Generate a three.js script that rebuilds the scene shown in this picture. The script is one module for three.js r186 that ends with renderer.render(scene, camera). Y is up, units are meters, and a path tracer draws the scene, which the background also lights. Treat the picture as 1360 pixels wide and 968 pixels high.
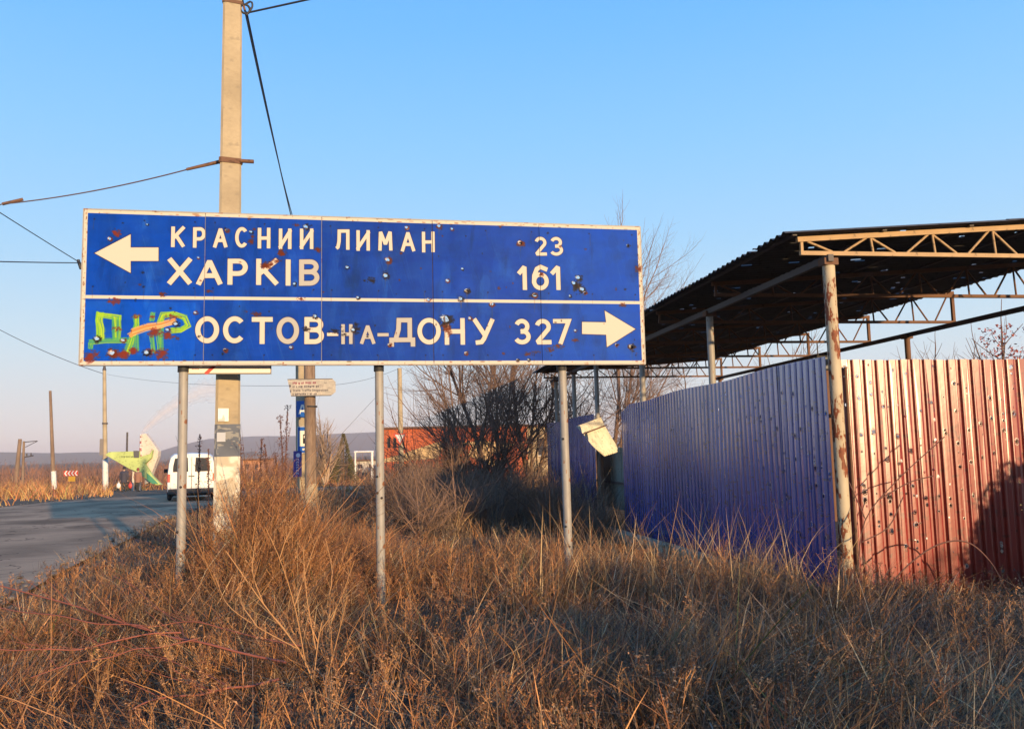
import * as THREE from 'three';
import { mergeGeometries } from 'three/addons/utils/BufferGeometryUtils.js';
import { MarchingCubes } from 'three/addons/objects/MarchingCubes.js';
import { RoundedBoxGeometry } from 'three/addons/geometries/RoundedBoxGeometry.js';

// ------------------------------------------------------------------ camera, sky, sun, exposure
const scene = new THREE.Scene();
const FOCAL = 1120, CX = 680, CY = 484, EYE = 1.6;                 // in pixels of the 1360 x 968 photograph
const camera = new THREE.PerspectiveCamera(2 * Math.atan(CY / FOCAL) * 180 / Math.PI, 1360 / 968, 0.1, 9000);
camera.position.set(0, EYE, 0);
camera.rotation.order = 'YXZ';
camera.rotation.set(Math.atan(115 / FOCAL), 0, -0.0225);
camera.updateMatrixWorld(true);

const SUN_AZ = 32 * Math.PI / 180, SUN_EL = 9 * Math.PI / 180;      // behind the camera, to the right
const toSun = new THREE.Vector3(Math.sin(SUN_AZ) * Math.cos(SUN_EL), Math.sin(SUN_EL), Math.cos(SUN_AZ) * Math.cos(SUN_EL));
const sun = new THREE.DirectionalLight(new THREE.Color().setRGB(1, 0.69, 0.37), 4.7);
sun.name = 'sun'; sun.position.copy(toSun).multiplyScalar(120); sun.target.position.set(0, 0, -12);
sun.castShadow = true; sun.shadow.mapSize.set(4096, 4096); sun.shadow.radius = 1.2;
Object.assign(sun.shadow.camera, { left: -60, right: 60, top: 40, bottom: -40, near: 1, far: 320 });
scene.add(sun, sun.target);

{ // clear winter-evening air: blue above, pale and slightly rosy at the horizon
  const W = 256, H = 128, data = new Float32Array(W * H * 4);
  const stops = [[-90, .22, .18, .15], [-2, .50, .43, .42], [0.5, .66, .58, .55], [3, .61, .61, .62], [7, .50, .63, .72], [13, .33, .56, .79], [20, .23, .50, .86], [28, .145, .42, .88], [45, .09, .30, .74], [90, .06, .22, .60]];
  for (let j = 0; j < H; j++) {
    const el = ((j + .5) / H - .5) * 180;
    let k = 0; while (k < stops.length - 2 && el > stops[k + 1][0]) k++;
    const a = stops[k], b = stops[k + 1], t = Math.min(1, Math.max(0, (el - a[0]) / (b[0] - a[0])));
    for (let i = 0; i < W; i++) for (let c = 0; c < 4; c++) data[(j * W + i) * 4 + c] = c === 3 ? 1 : .8 * (a[c + 1] + (b[c + 1] - a[c + 1]) * t);
  }
  const sky = new THREE.DataTexture(data, W, H, THREE.RGBAFormat, THREE.FloatType);
  sky.mapping = THREE.EquirectangularReflectionMapping; sky.magFilter = sky.minFilter = THREE.LinearFilter; sky.needsUpdate = true;
  scene.background = sky; scene.environment = sky;
}
scene.fog = new THREE.FogExp2(new THREE.Color().setRGB(.88, .80, .79), 0.0003);

const renderer = new THREE.WebGLRenderer({ antialias: true });
renderer.toneMapping = THREE.LinearToneMapping;
renderer.toneMappingExposure = 1.6;
renderer.shadowMap.enabled = true;

// ------------------------------------------------------------------ helpers
function rng(seed) { let s = seed >>> 0; return () => { s = (s + 0x6d2b79f5) | 0; let t = Math.imul(s ^ (s >>> 15), 1 | s); t = (t + Math.imul(t ^ (t >>> 7), 61 | t)) ^ t; return ((t ^ (t >>> 14)) >>> 0) / 4294967296; }; }
const V = (x, y, z) => new THREE.Vector3(x, y, z);
const C = (r, g, b) => new THREE.Color().setRGB(r, g, b);
const rayOf = (x, y) => V((x - CX) / FOCAL, (CY - y) / FOCAL, -1).applyQuaternion(camera.quaternion);
const at = (x, y, D) => { const r = rayOf(x, y); return r.multiplyScalar(D / -r.z).add(camera.position); };      // the point of a pixel's ray at depth D
const mix = (a, b, t) => a + (b - a) * t;
const sm = (a, b, x) => { const t = Math.min(1, Math.max(0, (x - a) / (b - a))); return t * t * (3 - 2 * t); };

function hash2(i, j, s) { let h = Math.imul(i, 374761393) ^ Math.imul(j, 668265263) ^ Math.imul(s, 974711); h = Math.imul(h ^ (h >>> 13), 1274126177); return ((h ^ (h >>> 16)) >>> 0) / 4294967296; }
function vnoise(x, y, s = 0, per = 0) {
  const i = Math.floor(x), j = Math.floor(y), f = x - i, g = y - j, w = f * f * (3 - 2 * f), q = g * g * (3 - 2 * g), m = (a) => per ? ((a % per) + per) % per : a;
  return mix(mix(hash2(m(i), m(j), s), hash2(m(i + 1), m(j), s), w), mix(hash2(m(i), m(j + 1), s), hash2(m(i + 1), m(j + 1), s), w), q);
}
function fbm(x, y, s = 0, oct = 4, per = 0) { let a = .5, v = 0, n = 0; for (let o = 0; o < oct; o++) { v += a * vnoise(x, y, s + o * 17, per); n += a; x *= 2; y *= 2; per *= 2; a *= .5; } return v / n; }

function texture(size, fn, srgb = true) {          // fn(u, v) -> [r, g, b] in 0..1, tiling
  const d = new Uint8Array(size * size * 4);
  for (let j = 0; j < size; j++) for (let i = 0; i < size; i++) {
    const c = fn(i / size, j / size), o = (j * size + i) * 4;
    for (let k = 0; k < 3; k++) d[o + k] = Math.max(0, Math.min(255, c[k] * 255)); d[o + 3] = 255;
  }
  const t = new THREE.DataTexture(d, size, size); t.magFilter = THREE.LinearFilter; t.minFilter = THREE.LinearMipmapLinearFilter; t.generateMipmaps = true;
  t.wrapS = t.wrapT = THREE.RepeatWrapping; if (srgb) t.colorSpace = THREE.SRGBColorSpace; t.needsUpdate = true; return t;
}
const lerp3 = (a, b, t) => [mix(a[0], b[0], t), mix(a[1], b[1], t), mix(a[2], b[2], t)];
const hex = (h) => [(h >> 16 & 255) / 255, (h >> 8 & 255) / 255, (h & 255) / 255];
const reuse = (t, rx, ry = rx) => { const c = t.clone(); c.repeat.set(rx, ry); c.needsUpdate = true; return c; };

function boxUV(g) {                                  // uv in metres by the way each face points
  if (g.index) g = g.toNonIndexed();
  const p = g.attributes.position, uv = new Float32Array(p.count * 2), a = V(), b = V(), c = V();
  for (let i = 0; i < p.count; i += 3) {
    a.fromBufferAttribute(p, i); b.fromBufferAttribute(p, i + 1); c.fromBufferAttribute(p, i + 2);
    const n = b.clone().sub(a).cross(c.clone().sub(a)); const ax = Math.abs(n.x), ay = Math.abs(n.y), az = Math.abs(n.z);
    [a, b, c].forEach((q, k) => { const [u, v] = ax >= ay && ax >= az ? [q.z, q.y] : az >= ay ? [q.x, q.y] : [q.x, q.z]; uv[(i + k) * 2] = u; uv[(i + k) * 2 + 1] = v; });
  }
  g.setAttribute('uv', new THREE.BufferAttribute(uv, 2)); return g;
}
const clean = (g) => { if (g.index) g = g.toNonIndexed(); for (const k of Object.keys(g.attributes)) if (!['position', 'normal', 'uv', 'color'].includes(k)) g.deleteAttribute(k); return g; };
function merge(list) { list = list.map(clean); const col = list.some((g) => g.attributes.color); if (col) list.forEach((g) => { if (!g.attributes.color) paint(g, [1, 1, 1]); }); return mergeGeometries(list, false); }
function paint(g, c) { const n = g.attributes.position.count, a = new Float32Array(n * 3); for (let i = 0; i < n; i++) a.set(c, i * 3); g.setAttribute('color', new THREE.BufferAttribute(a, 3)); return g; }

function box(w, h, d, x = 0, y = 0, z = 0) { return boxUV(new THREE.BoxGeometry(w, h, d).translate(x, y, z)); }
function rbox(w, h, d, r, x = 0, y = 0, z = 0) { return boxUV(new RoundedBoxGeometry(w, h, d, 2, r).translate(x, y, z)); }
function frameAlong(g, a, b) { const q = new THREE.Quaternion().setFromUnitVectors(V(0, 1, 0), b.clone().sub(a).normalize()); return g.applyQuaternion(q).translate((a.x + b.x) / 2, (a.y + b.y) / 2, (a.z + b.z) / 2); }
function rod(a, b, r0, r1 = r0, n = 8) { const L = a.distanceTo(b); const g = new THREE.CylinderGeometry(r1, r0, L, n, 1); const uv = g.attributes.uv; for (let i = 0; i < uv.count; i++) uv.setXY(i, uv.getX(i) * 6.283 * r0, uv.getY(i) * L); return clean(frameAlong(g, a, b)); }
function beam(a, b, w, h, up = V(0, 1, 0)) {          // square bar from a to b, w across, h along up
  const L = a.distanceTo(b), y = b.clone().sub(a).normalize(), x = y.clone().cross(up).normalize(), z = x.clone().cross(y);
  const g = box(w, L, h); const m = new THREE.Matrix4().makeBasis(x, y, z).setPosition((a.x + b.x) / 2, (a.y + b.y) / 2, (a.z + b.z) / 2);
  return g.applyMatrix4(m);
}
function tube(pts, r, n = 5, seg = 12) { return clean(new THREE.TubeGeometry(new THREE.CatmullRomCurve3(pts), seg, r, n)); }
function sagWire(a, b, sag, r, n = 14) { const pts = []; for (let i = 0; i <= n; i++) { const t = i / n; pts.push(a.clone().lerp(b, t).add(V(0, -4 * sag * t * (1 - t), 0))); } return tube(pts, r, 4, n * 2); }

function place(g, m) { g.applyMatrix4(m); if (m.determinant() < 0) { if (g.index) g = g.toNonIndexed(); for (const k of Object.keys(g.attributes)) { const a = g.attributes[k], n = a.itemSize; for (let i = 0; i < a.count; i += 3) for (let c = 0; c < n; c++) { const p = (i + 1) * n + c, q = (i + 2) * n + c, t = a.array[p]; a.array[p] = a.array[q]; a.array[q] = t; } } g.computeVertexNormals(); } return g; }
const taken = new Map();
function numbered(name) { const n = taken.get(name) ?? -1; taken.set(name, n + 1); return n < 0 ? name : name + '_' + String(n + 1).padStart(3, '0'); }
function put(name, geo, material, parent) { const m = new THREE.Mesh(Array.isArray(geo) ? merge(geo) : geo, material); m.name = name; m.castShadow = m.receiveShadow = true; parent.add(m); return m; }
function tag(o, label, category, group, kind) { o.userData = { label, category }; if (group) o.userData.group = group; if (kind) o.userData.kind = kind; return o; }
function thing(name, label, category, pos = V(0, 0, 0), turn = 0, group) { const g = new THREE.Group(); g.name = numbered(name); g.position.copy(pos); g.rotation.y = turn; scene.add(g); return tag(g, label, category, group); }
function solo(name, geo, material, label, category, group, kind) { const m = put(numbered(name), geo, material, scene); return tag(m, label, category, group, kind); }
function copyOf(o, label) { const c = o.clone(); c.name = numbered(o.name.replace(/_\d{3}$/, '')); scene.add(c); c.userData = { ...o.userData }; if (label) c.userData.label = label; return c; }
const M = (o) => new THREE.MeshStandardMaterial({ roughness: .8, side: THREE.DoubleSide, ...o });

// ------------------------------------------------------------------ materials
const nGrain = texture(256, (u, v) => { const a = fbm(u * 8, v * 8, 3, 5, 8); return [a, a, a]; }, false);
const tConcrete = texture(512, (u, v) => {
  const a = fbm(u * 4, v * 4, 11, 6, 4), b = fbm(u * 60, v * 60, 19, 2, 60), s = sm(.62, .8, fbm(u * 24, v * 24, 29, 4, 24));
  let c = lerp3(hex(0x897c66), hex(0xb5a68a), a * .9 + b * .25); return lerp3(c, hex(0x7d7464), s * .4);
});
const tRustPaint = texture(512, (u, v) => {          // cream paint flaking off rust
  const a = fbm(u * 6, v * 6, 41, 6, 6), r = sm(.51, .56, fbm(u * 24, v * 24, 47, 5, 24) * .55 + a * .45), g = fbm(u * 40, v * 40, 53, 2, 40);
  return lerp3(lerp3(hex(0xbcae92), hex(0x9c8c70), a), lerp3(hex(0x5a2c16), hex(0x8c4a22), g), r);
});
const tPost = texture(256, (u, v) => { const a = fbm(u * 5, v * 5, 61, 5, 5), r = sm(.68, .74, fbm(u * 12, v * 6, 67, 4, 6)); return lerp3(lerp3(hex(0x85817a), hex(0x9f9a92), a), hex(0x7b4526), r * .8); });
const tAsphalt = texture(1024, (u, v) => {
  const a = sm(.25, .75, fbm(u * 5, v * 5, 71, 5, 5)), b = hash2(u * 1024 | 0, v * 1024 | 0, 73), k = Math.abs(fbm(u * 6, v * 6, 79, 4, 6) - .5) < .007 ? .6 : sm(.6, .63, fbm(u * 3 + 9, v * 3, 77, 3, 3)) * .3;
  return lerp3(lerp3(hex(0x4e4741), hex(0x6d635a), a * .8 + b * .35), hex(0x2a2522), k);
});
const tSoil = texture(512, (u, v) => { const a = fbm(u * 6, v * 6, 83, 6, 6), b = hash2(u * 512 | 0, v * 512 | 0, 89), l = sm(.55, .7, fbm(u * 40, v * 40, 97, 3, 40)); return lerp3(lerp3(hex(0x2a2018), hex(0x543f2a), a * .7 + b * .3), hex(0x9a7c50), l * .7); });
const tBark = texture(256, (u, v) => { const a = fbm(u * 16, v * 3, 101, 5, 3), b = fbm(u * 30, v * 30, 103, 2, 30); return lerp3(hex(0x4a3a30), hex(0x8d7a66), a * .8 + b * .3); });
const tPaint = texture(512, (u, v) => { const a = fbm(u * 4, v * 4, 107, 5, 4), b = fbm(u * 50, v * 12, 109, 3, 12), d = sm(.66, .76, fbm(u * 20, v * 20, 113, 4, 20)); const g = .88 + .14 * a + .06 * (b - .5) - d * .22; return [g, g, g]; });

const mConcrete = M({ map: reuse(tConcrete, .8), bumpMap: nGrain, bumpScale: .004, roughness: .92 });
const mPost = M({ map: reuse(tPost, 1.5), roughness: .55 });
const mRustPost = M({ map: reuse(tRustPaint, 2.4, .8), roughness: .7, bumpMap: reuse(tRustPaint, 2.4, .8), bumpScale: .002 });
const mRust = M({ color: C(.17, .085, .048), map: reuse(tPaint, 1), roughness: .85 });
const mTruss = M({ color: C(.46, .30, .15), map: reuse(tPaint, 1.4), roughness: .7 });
const mDarkSteel = M({ color: C(.06, .05, .05), roughness: .6 });
const mBlack = M({ color: C(.02, .02, .022), roughness: .7 });
const mWhite = M({ color: C(.78, .76, .72), map: reuse(tPaint, 1), roughness: .5 });
const mWood = M({ map: reuse(tBark, 1, .3), color: C(1.35, 1.35, 1.35), roughness: .9 });
const mBark = M({ map: reuse(tBark, 2, 1), color: C(1.1, .95, .85), roughness: .95 });
const mTwig = M({ color: C(.22, .13, .085), roughness: .9 });
const mWire = M({ color: C(.03, .03, .035), roughness: .6 });
const mAlu = M({ color: C(.32, .31, .30), roughness: .5, metalness: .4 });

// ------------------------------------------------------------------ ground, road, hills
const roadRight = [[-4.2, -30], [-4.8, 0], [-5.8, 9.6], [-7, 14], [-9.2, 22], [-10.6, 32], [-10, 42], [-6, 56], [4, 76], [40, 118]];
const roadLeft = [[-16.5, -30], [-17, 0], [-17.8, 10], [-18.2, 20], [-18.6, 30], [-18.6, 40], [-17.5, 48], [-13.5, 60], [-3, 82], [34, 126]];
const edgeAt = (poly, D) => { for (let i = 0; i < poly.length - 1; i++) if (D <= poly[i + 1][1]) { const [a, b] = [poly[i], poly[i + 1]]; return mix(a[0], b[0], (D - a[1]) / (b[1] - a[1])); } return poly[poly.length - 1][0]; };
const baseH = (D) => -0.026 * (Math.max(0, Math.min(D, 78) - 35)) - .1 * sm(78, 200, D);
const onRoad = (x, D, m = 0) => D < 118 && D > -30 && x < edgeAt(roadRight, D) + m && x > edgeAt(roadLeft, D) - m;
function groundH(x, D) {
  let y = baseH(D) + .03 * (fbm(x * .7 + 50, D * .7 + 50, 5, 3) - .5) * 2;
  const r = edgeAt(roadRight, D), l = edgeAt(roadLeft, D), inside = Math.min(r - x, x - l);
  if (D < 120) y = mix(y, baseH(D) - .07, sm(-1.0, .3, inside));
  y += .15 * Math.exp(-(((x + 2.8) / 1.1) ** 2 + ((D - 10.5) / 1.8) ** 2));                 // the grassy hump behind the sign
  y -= .08 * sm(8, 14, D) * sm(0, 2, x) * (1 - sm(30, 45, D));
  return y;
}
{
  const N = 220, g = new THREE.BufferGeometry(), pos = [], uv = [], idx = [], warp = (t) => Math.sign(t) * (Math.abs(t) * 22 + 3600 * Math.abs(t) ** 6);
  for (let j = 0; j <= N; j++) for (let i = 0; i <= N; i++) { const x = warp(i / N * 2 - 1), D = warp(j / N * 2 - 1) + 10; pos.push(x, groundH(x, D), -D); uv.push(x, D); }
  for (let j = 0; j < N; j++) for (let i = 0; i < N; i++) { const a = j * (N + 1) + i, b = a + 1, c = a + N + 1, d = c + 1; idx.push(a, b, d, a, d, c); }
  g.setAttribute('position', new THREE.Float32BufferAttribute(pos, 3)); g.setAttribute('uv', new THREE.Float32BufferAttribute(uv, 2)); g.setIndex(idx); g.computeVertexNormals();
  solo('ground', g, M({ map: reuse(tSoil, .45), bumpMap: reuse(tSoil, .45), bumpScale: .03, roughness: .97 }), 'brown soil and dead litter under the roadside weeds', 'ground', null, 'structure');
  const rp = [], ru = [], ri = []; let n = 0;
  for (let D = -30; D <= 118; D += 2) { const a = edgeAt(roadLeft, D), b = edgeAt(roadRight, D); for (let k = 0; k <= 8; k++) { const x = mix(a, b, k / 8) + (k % 8 ? 0 : .16 * (vnoise(D * .9, k, 4) - .5)); rp.push(x, baseH(D) - .01 + .03 * Math.sin(k / 8 * Math.PI), -D); ru.push(x, D); } if (n++) for (let k = 0; k < 8; k++) { const o = (n - 2) * 9 + k; ri.push(o, o + 1, o + 10, o, o + 10, o + 9); } }
  const r = new THREE.BufferGeometry(); r.setAttribute('position', new THREE.Float32BufferAttribute(rp, 3)); r.setAttribute('uv', new THREE.Float32BufferAttribute(ru, 2)); r.setIndex(ri); r.computeVertexNormals();
  solo('road', r, new THREE.MeshPhysicalMaterial({ color: C(3.3, 2.55, 1.85), map: reuse(tAsphalt, .16), bumpMap: reuse(tAsphalt, .6), bumpScale: .008, roughness: 1, specularIntensity: .15, side: THREE.DoubleSide }), 'worn grey asphalt road bending away past the sign', 'road', null, 'structure');
}
function hill(x0, x1, D, prof, depth, color, label) {
  const n = 60, pos = [], idx = [];
  for (let i = 0; i <= n; i++) { const t = i / n, x = mix(x0, x1, t), h = prof(t); pos.push(x, -3, -D + depth * .5, x, h * .6, -D, x, h, -D - depth * .4, x, -3, -D - depth); }
  for (let i = 0; i < n; i++) for (let k = 0; k < 3; k++) { const a = i * 4 + k; idx.push(a, a + 4, a + 5, a, a + 5, a + 1); }
  const g = new THREE.BufferGeometry(); g.setAttribute('position', new THREE.Float32BufferAttribute(pos, 3)); g.setIndex(idx); g.computeVertexNormals();
  solo('hills', g, M({ color: color, roughness: 1 }), label, 'hills', null, 'structure');
}
hill(-1500, -500, 1500, (t) => 12 + 26 * fbm(t * 4, 2, 7, 3) * Math.sin(Math.PI * Math.min(1, t * 1.15 + .08)), 300, C(.13, .085, .06), 'low brown ridge far beyond the road');
hill(-760, 1500, 1900, (t) => 20 + 46 * fbm(t * 5, 8, 9, 3) * (1 - .3 * t), 500, C(.12, .075, .06), 'long wooded hill on the horizon behind the orange building');

// ------------------------------------------------------------------ the blue direction sign
const SA = V(-4.388, 0, -8.5), SB = V(1.536, 0, -9.7), SLEN = SA.distanceTo(SB), SBOT = 2.572, SH = 1.61;
const sDir = SB.clone().sub(SA).normalize(), sNor = V(-sDir.z, 0, sDir.x).multiplyScalar(-1); if (sNor.z < 0) sNor.multiplyScalar(-1);
function signST(x, y) { const r = rayOf(x, y), t = SA.clone().sub(camera.position).dot(sNor) / r.dot(sNor), p = r.multiplyScalar(t).add(camera.position); return [p.clone().sub(SA).dot(sDir), p.y - SBOT]; }
const SW = 2048, SHP = Math.round(SW * SH / SLEN), PX = SW / SLEN;
const signHoles = [[145, 317, 1.6], [406, 301, 2.2], [391, 377, 1.5], [333, 308, 1.4], [301, 306, 1.5], [461, 355, 1.5], [259, 415, 1.4], [299, 465, 1.7], [148, 469, 3], [194, 468, 2.3], [163, 452, 1.7], [418, 420, 1.7], [469, 438, 1.9], [386, 461, 1.4], [128, 450, 2.2], [263, 342, 1.0], [195, 298, .9], [540, 302, 1.6], [515, 345, 2.4], [512, 366, 2.2], [583, 300, 1.9], [600, 304, 1.3], [691, 323, 2.6], [594, 373, 1.6], [620, 386, 2.2], [614, 357, 1.2], [612, 397, 2], [569, 398, 1.6], [710, 392, 2.1], [768, 369, 2.6], [762, 376, 2], [773, 384, 2.3], [777, 389, 1.5], [757, 393, 1.2], [653, 404, 1.9], [592, 424, 4.2], [624, 423, 1.6], [619, 469, 1.6], [839, 461, 2.6], [834, 326, 1.4], [517, 458, 1.5], [687, 478, 1.2], [702, 478, 1.3], [475, 395, 1.3], [764, 439, 1.2], [819, 458, 1.5], [233, 430, 2], [222, 438, 1.6]];
const signTexture = (() => {
  const c = document.createElement('canvas'); c.width = SW; c.height = SHP; const x = c.getContext('2d'), R = rng(5);
  const S = (px, py) => { const [s, t] = signST(px, py); return [s * PX, SHP - t * PX]; };
  const blue = ['#003ca4', '#00399c', '#003390', '#003698', '#0040aa'];
  const seams = [271, 427, 575, 718].map((q) => S(q, 390)[0]);
  const xs = [0, ...seams, SW];
  for (let i = 0; i < 5; i++) { x.fillStyle = blue[i]; x.fillRect(xs[i], 0, xs[i + 1] - xs[i], SHP); }
  { const [a, b] = S(113, 400), [d, e] = S(258, 482); x.fillStyle = 'rgba(0,76,200,.6)'; x.fillRect(a, b, d - a, e - b); }  // the fresher repainted patch under the graffiti
  for (let k = 0; k < 2600; k++) { const w = 4 + R() * 50, h = 3 + R() * 46; x.fillStyle = R() < .5 ? 'rgba(6,20,60,.035)' : 'rgba(70,120,200,.03)'; x.beginPath(); x.ellipse(R() * SW, R() * SHP, w, h, 0, 0, 7); x.fill(); }
  for (let k = 0; k < 260; k++) { const a = R() * SW, b = R() * SHP, L = 20 + R() * 190; x.strokeStyle = R() < .6 ? `rgba(150,170,210,${.04 + R() * .08})` : `rgba(20,15,20,${.05 + R() * .1})`; x.lineWidth = .7 + R() * 1.4; x.beginPath(); x.moveTo(a, b); x.lineTo(a + L * (.12 + R() * .3), b + L); x.stroke(); }
  for (let k = 0; k < 70; k++) { const a = R() * SW, b = R() * SHP * .8, w = 10 + R() * 60, h = 60 + R() * 260; x.fillStyle = R() < .65 ? 'rgba(4,14,50,.05)' : 'rgba(60,130,235,.045)'; for (let q = 0; q < 7; q++) { x.beginPath(); x.ellipse(a + (R() - .5) * w, b + R() * h, w * (.15 + R() * .3), h * (.1 + R() * .25), .12, 0, 7); x.fill(); } }   // grime and rubbed streaks
  // border and dividing line
  const cream = '#bfb7a8', pxw = (n) => n * PX / 122;
  x.strokeStyle = cream; x.lineWidth = pxw(4.2); x.strokeRect(x.lineWidth / 2, x.lineWidth / 2, SW - x.lineWidth, SHP - x.lineWidth);
  { const [a, b] = S(113, 394), [d, e] = S(853, 402); x.lineWidth = pxw(4.3); x.beginPath(); x.moveTo(a, b); x.lineTo(d, e); x.stroke(); }
  for (let i = 0; i < 5; i++) for (const v of [.06, .5, .94]) for (const e of [.08, .5, .92]) { x.fillStyle = 'rgba(20,24,60,.7)'; x.beginPath(); x.arc(mix(xs[i], xs[i + 1], e) + (R() - .5) * 9, SHP * v, 3.2, 0, 7); x.fill(); x.strokeStyle = `rgba(105,60,35,${.1 + R() * .3})`; x.lineWidth = 2; x.beginPath(); x.moveTo(mix(xs[i], xs[i + 1], e), SHP * v); x.lineTo(mix(xs[i], xs[i + 1], e) + (R() - .5) * 6, SHP * v + 14 + R() * 40); x.stroke(); }   // rivet heads with a little rust below
  const tone = (g) => g ? '#a5a29b' : cream;
  const poly = (pts, fill) => { x.fillStyle = fill; x.beginPath(); pts.forEach(([px, py], i) => { const [a, b] = S(px, py); i ? x.lineTo(a, b) : x.moveTo(a, b); }); x.closePath(); x.strokeStyle = 'rgba(60,25,20,.75)'; x.lineWidth = 4; x.stroke(); x.fill(); };
  poly([[125, 336], [173, 311], [173, 328.5], [210, 328.5], [210, 346.5], [173, 346.5], [173, 362.5]], cream);
  poly([[773, 427.5], [805, 428], [803, 412.5], [844, 437], [806, 461], [805, 444.5], [773, 443.5]], cream);
  const arc = (cx, cy, rx, ry, a0, a1, n = 18) => Array.from({ length: n + 1 }, (_, i) => { const a = mix(a0, a1, i / n) * Math.PI / 180; return [cx + rx * Math.cos(a), cy + ry * Math.sin(a)]; });
  const G = {
    'К': [[[0, 0], [0, 1]], [[1, 0], [.08, .56]], [[.32, .42], [1, 1]]], 'Р': [[[0, 1], [0, 0], [.55, 0], ...arc(.55, .29, .45, .29, -90, 90), [0, .58]]],
    'А': [[[0, 1], [.5, 0], [1, 1]], [[.2, .68], [.8, .68]]], 'С': [arc(.5, .5, .5, .5, -42, -318, 30)], 'Н': [[[0, 0], [0, 1]], [[1, 0], [1, 1]], [[0, .5], [1, .5]]],
    'И': [[[0, 0], [0, 1]], [[1, 0], [1, 1]], [[0, .93], [1, .07]]], 'Й': [[[0, 0], [0, 1]], [[1, 0], [1, 1]], [[0, .93], [1, .07]], [[.38, -.16], [.62, -.16]]],
    'Л': [[[0, 1], [.14, .93], [.24, .6], [.26, 0], [1, 0], [1, 1]]], 'М': [[[0, 1], [.06, 0], [.5, .72], [.94, 0], [1, 1]]], 'Х': [[[0, 0], [1, 1]], [[1, 0], [0, 1]]],
    'І': [[[.5, 0], [.5, 1]]], 'В': [[[0, 0], [.55, 0], ...arc(.55, .235, .4, .235, -90, 90), [0, .47]], [[.5, .47], ...arc(.55, .735, .45, .265, -90, 90), [0, 1], [0, 0]]],
    'О': [[...arc(.5, .5, .5, .5, 0, 360, 36), [1, .52]]], 'Т': [[[0, 0], [1, 0]], [[.5, 0], [.5, 1]]], 'Д': [[[.2, .84], [.34, .4], [.36, 0], [.86, 0], [.86, .84]], [[.02, 1.04], [.02, .84], [1, .84], [1, 1.04]]],
    'У': [[[0, 0], [.55, .64]], [[1, 0], [.5, .82], [.36, .96], [.12, .98]]], '-': [[[0, .5], [1, .5]]], '1': [[[0, .26], [.62, 0], [.62, 1]]],
    '2': [[...arc(.5, .27, .46, .27, -165, 25), [.04, 1], [1, 1]]], '3': [[...arc(.45, .25, .42, .25, -160, 90), [.34, .5]], [[.4, .5], ...arc(.45, .74, .5, .26, -90, 155)]],
    '6': [[...arc(.5, .68, .46, .32, 0, 360, 30), [.96, .7]], [[.04, .68], [.06, .42], [.26, .1], [.55, 0], [.9, .1]]], '7': [[[0, 0], [1, 0], [.4, 1]]],
  };
  const glyph = (ch, x0, x1, y0, y1, w, grey) => {
    const a = S(x0, y0), b = S(x1, y0), d = S(x0, y1), i = pxw(w) / 2, map = ([u, v]) => [a[0] + i + u * (b[0] - a[0] - 2 * i), a[1] + i + v * (d[1] - a[1] - 2 * i) + u * (b[1] - a[1])];
    x.lineJoin = 'miter'; x.miterLimit = 2.4; x.lineCap = 'butt';
    for (const pass of [0, 1]) {
      x.strokeStyle = pass ? tone(grey) : 'rgba(55,22,24,.7)'; x.lineWidth = pxw(w) + (pass ? 0 : 3.2);
      for (const line of G[ch]) { x.beginPath(); line.map(map).forEach(([p, q], k) => {
        if (k === 0 || k === line.length - 1) { const [p2, q2] = map(line[k ? k - 1 : 1]), L = Math.hypot(p - p2, q - q2) || 1, ext = line.length === 2 ? i : i * .9; if (L > 12) { p += (p - p2) / L * ext; q += (q - q2) / L * ext; } }
        k ? x.lineTo(p, q) : x.moveTo(p, q); }); x.stroke(); }
    }
  };
  const row = (chars, y0, y1, w) => chars.forEach(([ch, x0, x1, dy = 0, grey = 0]) => glyph(ch, x0, x1, y0 + dy, y1 + dy, w, grey));
  row([['К', 227, 245], ['Р', 256, 273, 1], ['А', 283, 302, 1], ['С', 312, 330, 1], ['Н', 342, 359, 2], ['И', 370, 387, 3], ['Й', 398, 416, 3], ['Л', 444, 464, 4], ['И', 473, 491, 5], ['М', 502, 521, 5], ['А', 532, 551, 6], ['Н', 560, 577, 7]], 300.5, 328, 4.6);
  row([['Х', 223, 254, -1], ['А', 261, 295], ['Р', 302, 329], ['К', 340, 369], ['І', 377, 388, 1], ['В', 397, 424, 1, 1]], 343.5, 378.5, 6.4);
  row([['О', 259, 291], ['С', 296, 327], ['Т', 334, 362, 1], ['О', 367, 397, 1, 1], ['В', 404, 430, 1]], 420, 456, 6.4);
  glyph('-', 434, 449, 438, 450, 4.4, 0); glyph('Н', 453, 468, 430.5, 457, 4.6, 1); glyph('А', 478, 498, 430.5, 457, 4.6, 1); glyph('-', 501, 516, 439, 450, 4.4, 1);
  glyph('Д', 516, 551, 422, 459.5, 6.2, 1);
  row([['О', 554, 585], ['Н', 590, 617, .5], ['У', 628, 656, 1]], 422, 457.5, 6.2);
  row([['3', 682, 705], ['2', 709, 732], ['7', 734, 758]], 423.5, 457.5, 6.2);
  row([['2', 709, 726], ['3', 730, 748]], 314.5, 339.5, 4.6);
  row([['1', 687, 703], ['6', 705, 729], ['1', 731, 748]], 351.5, 385.5, 6.2);
  { const dot = (px, py, r) => { const [a, b] = S(px, py); x.fillStyle = cream; x.beginPath(); x.arc(a, b, pxw(r), 0, 7); x.fill(); }; dot(541, 303, 2.2); }
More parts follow.
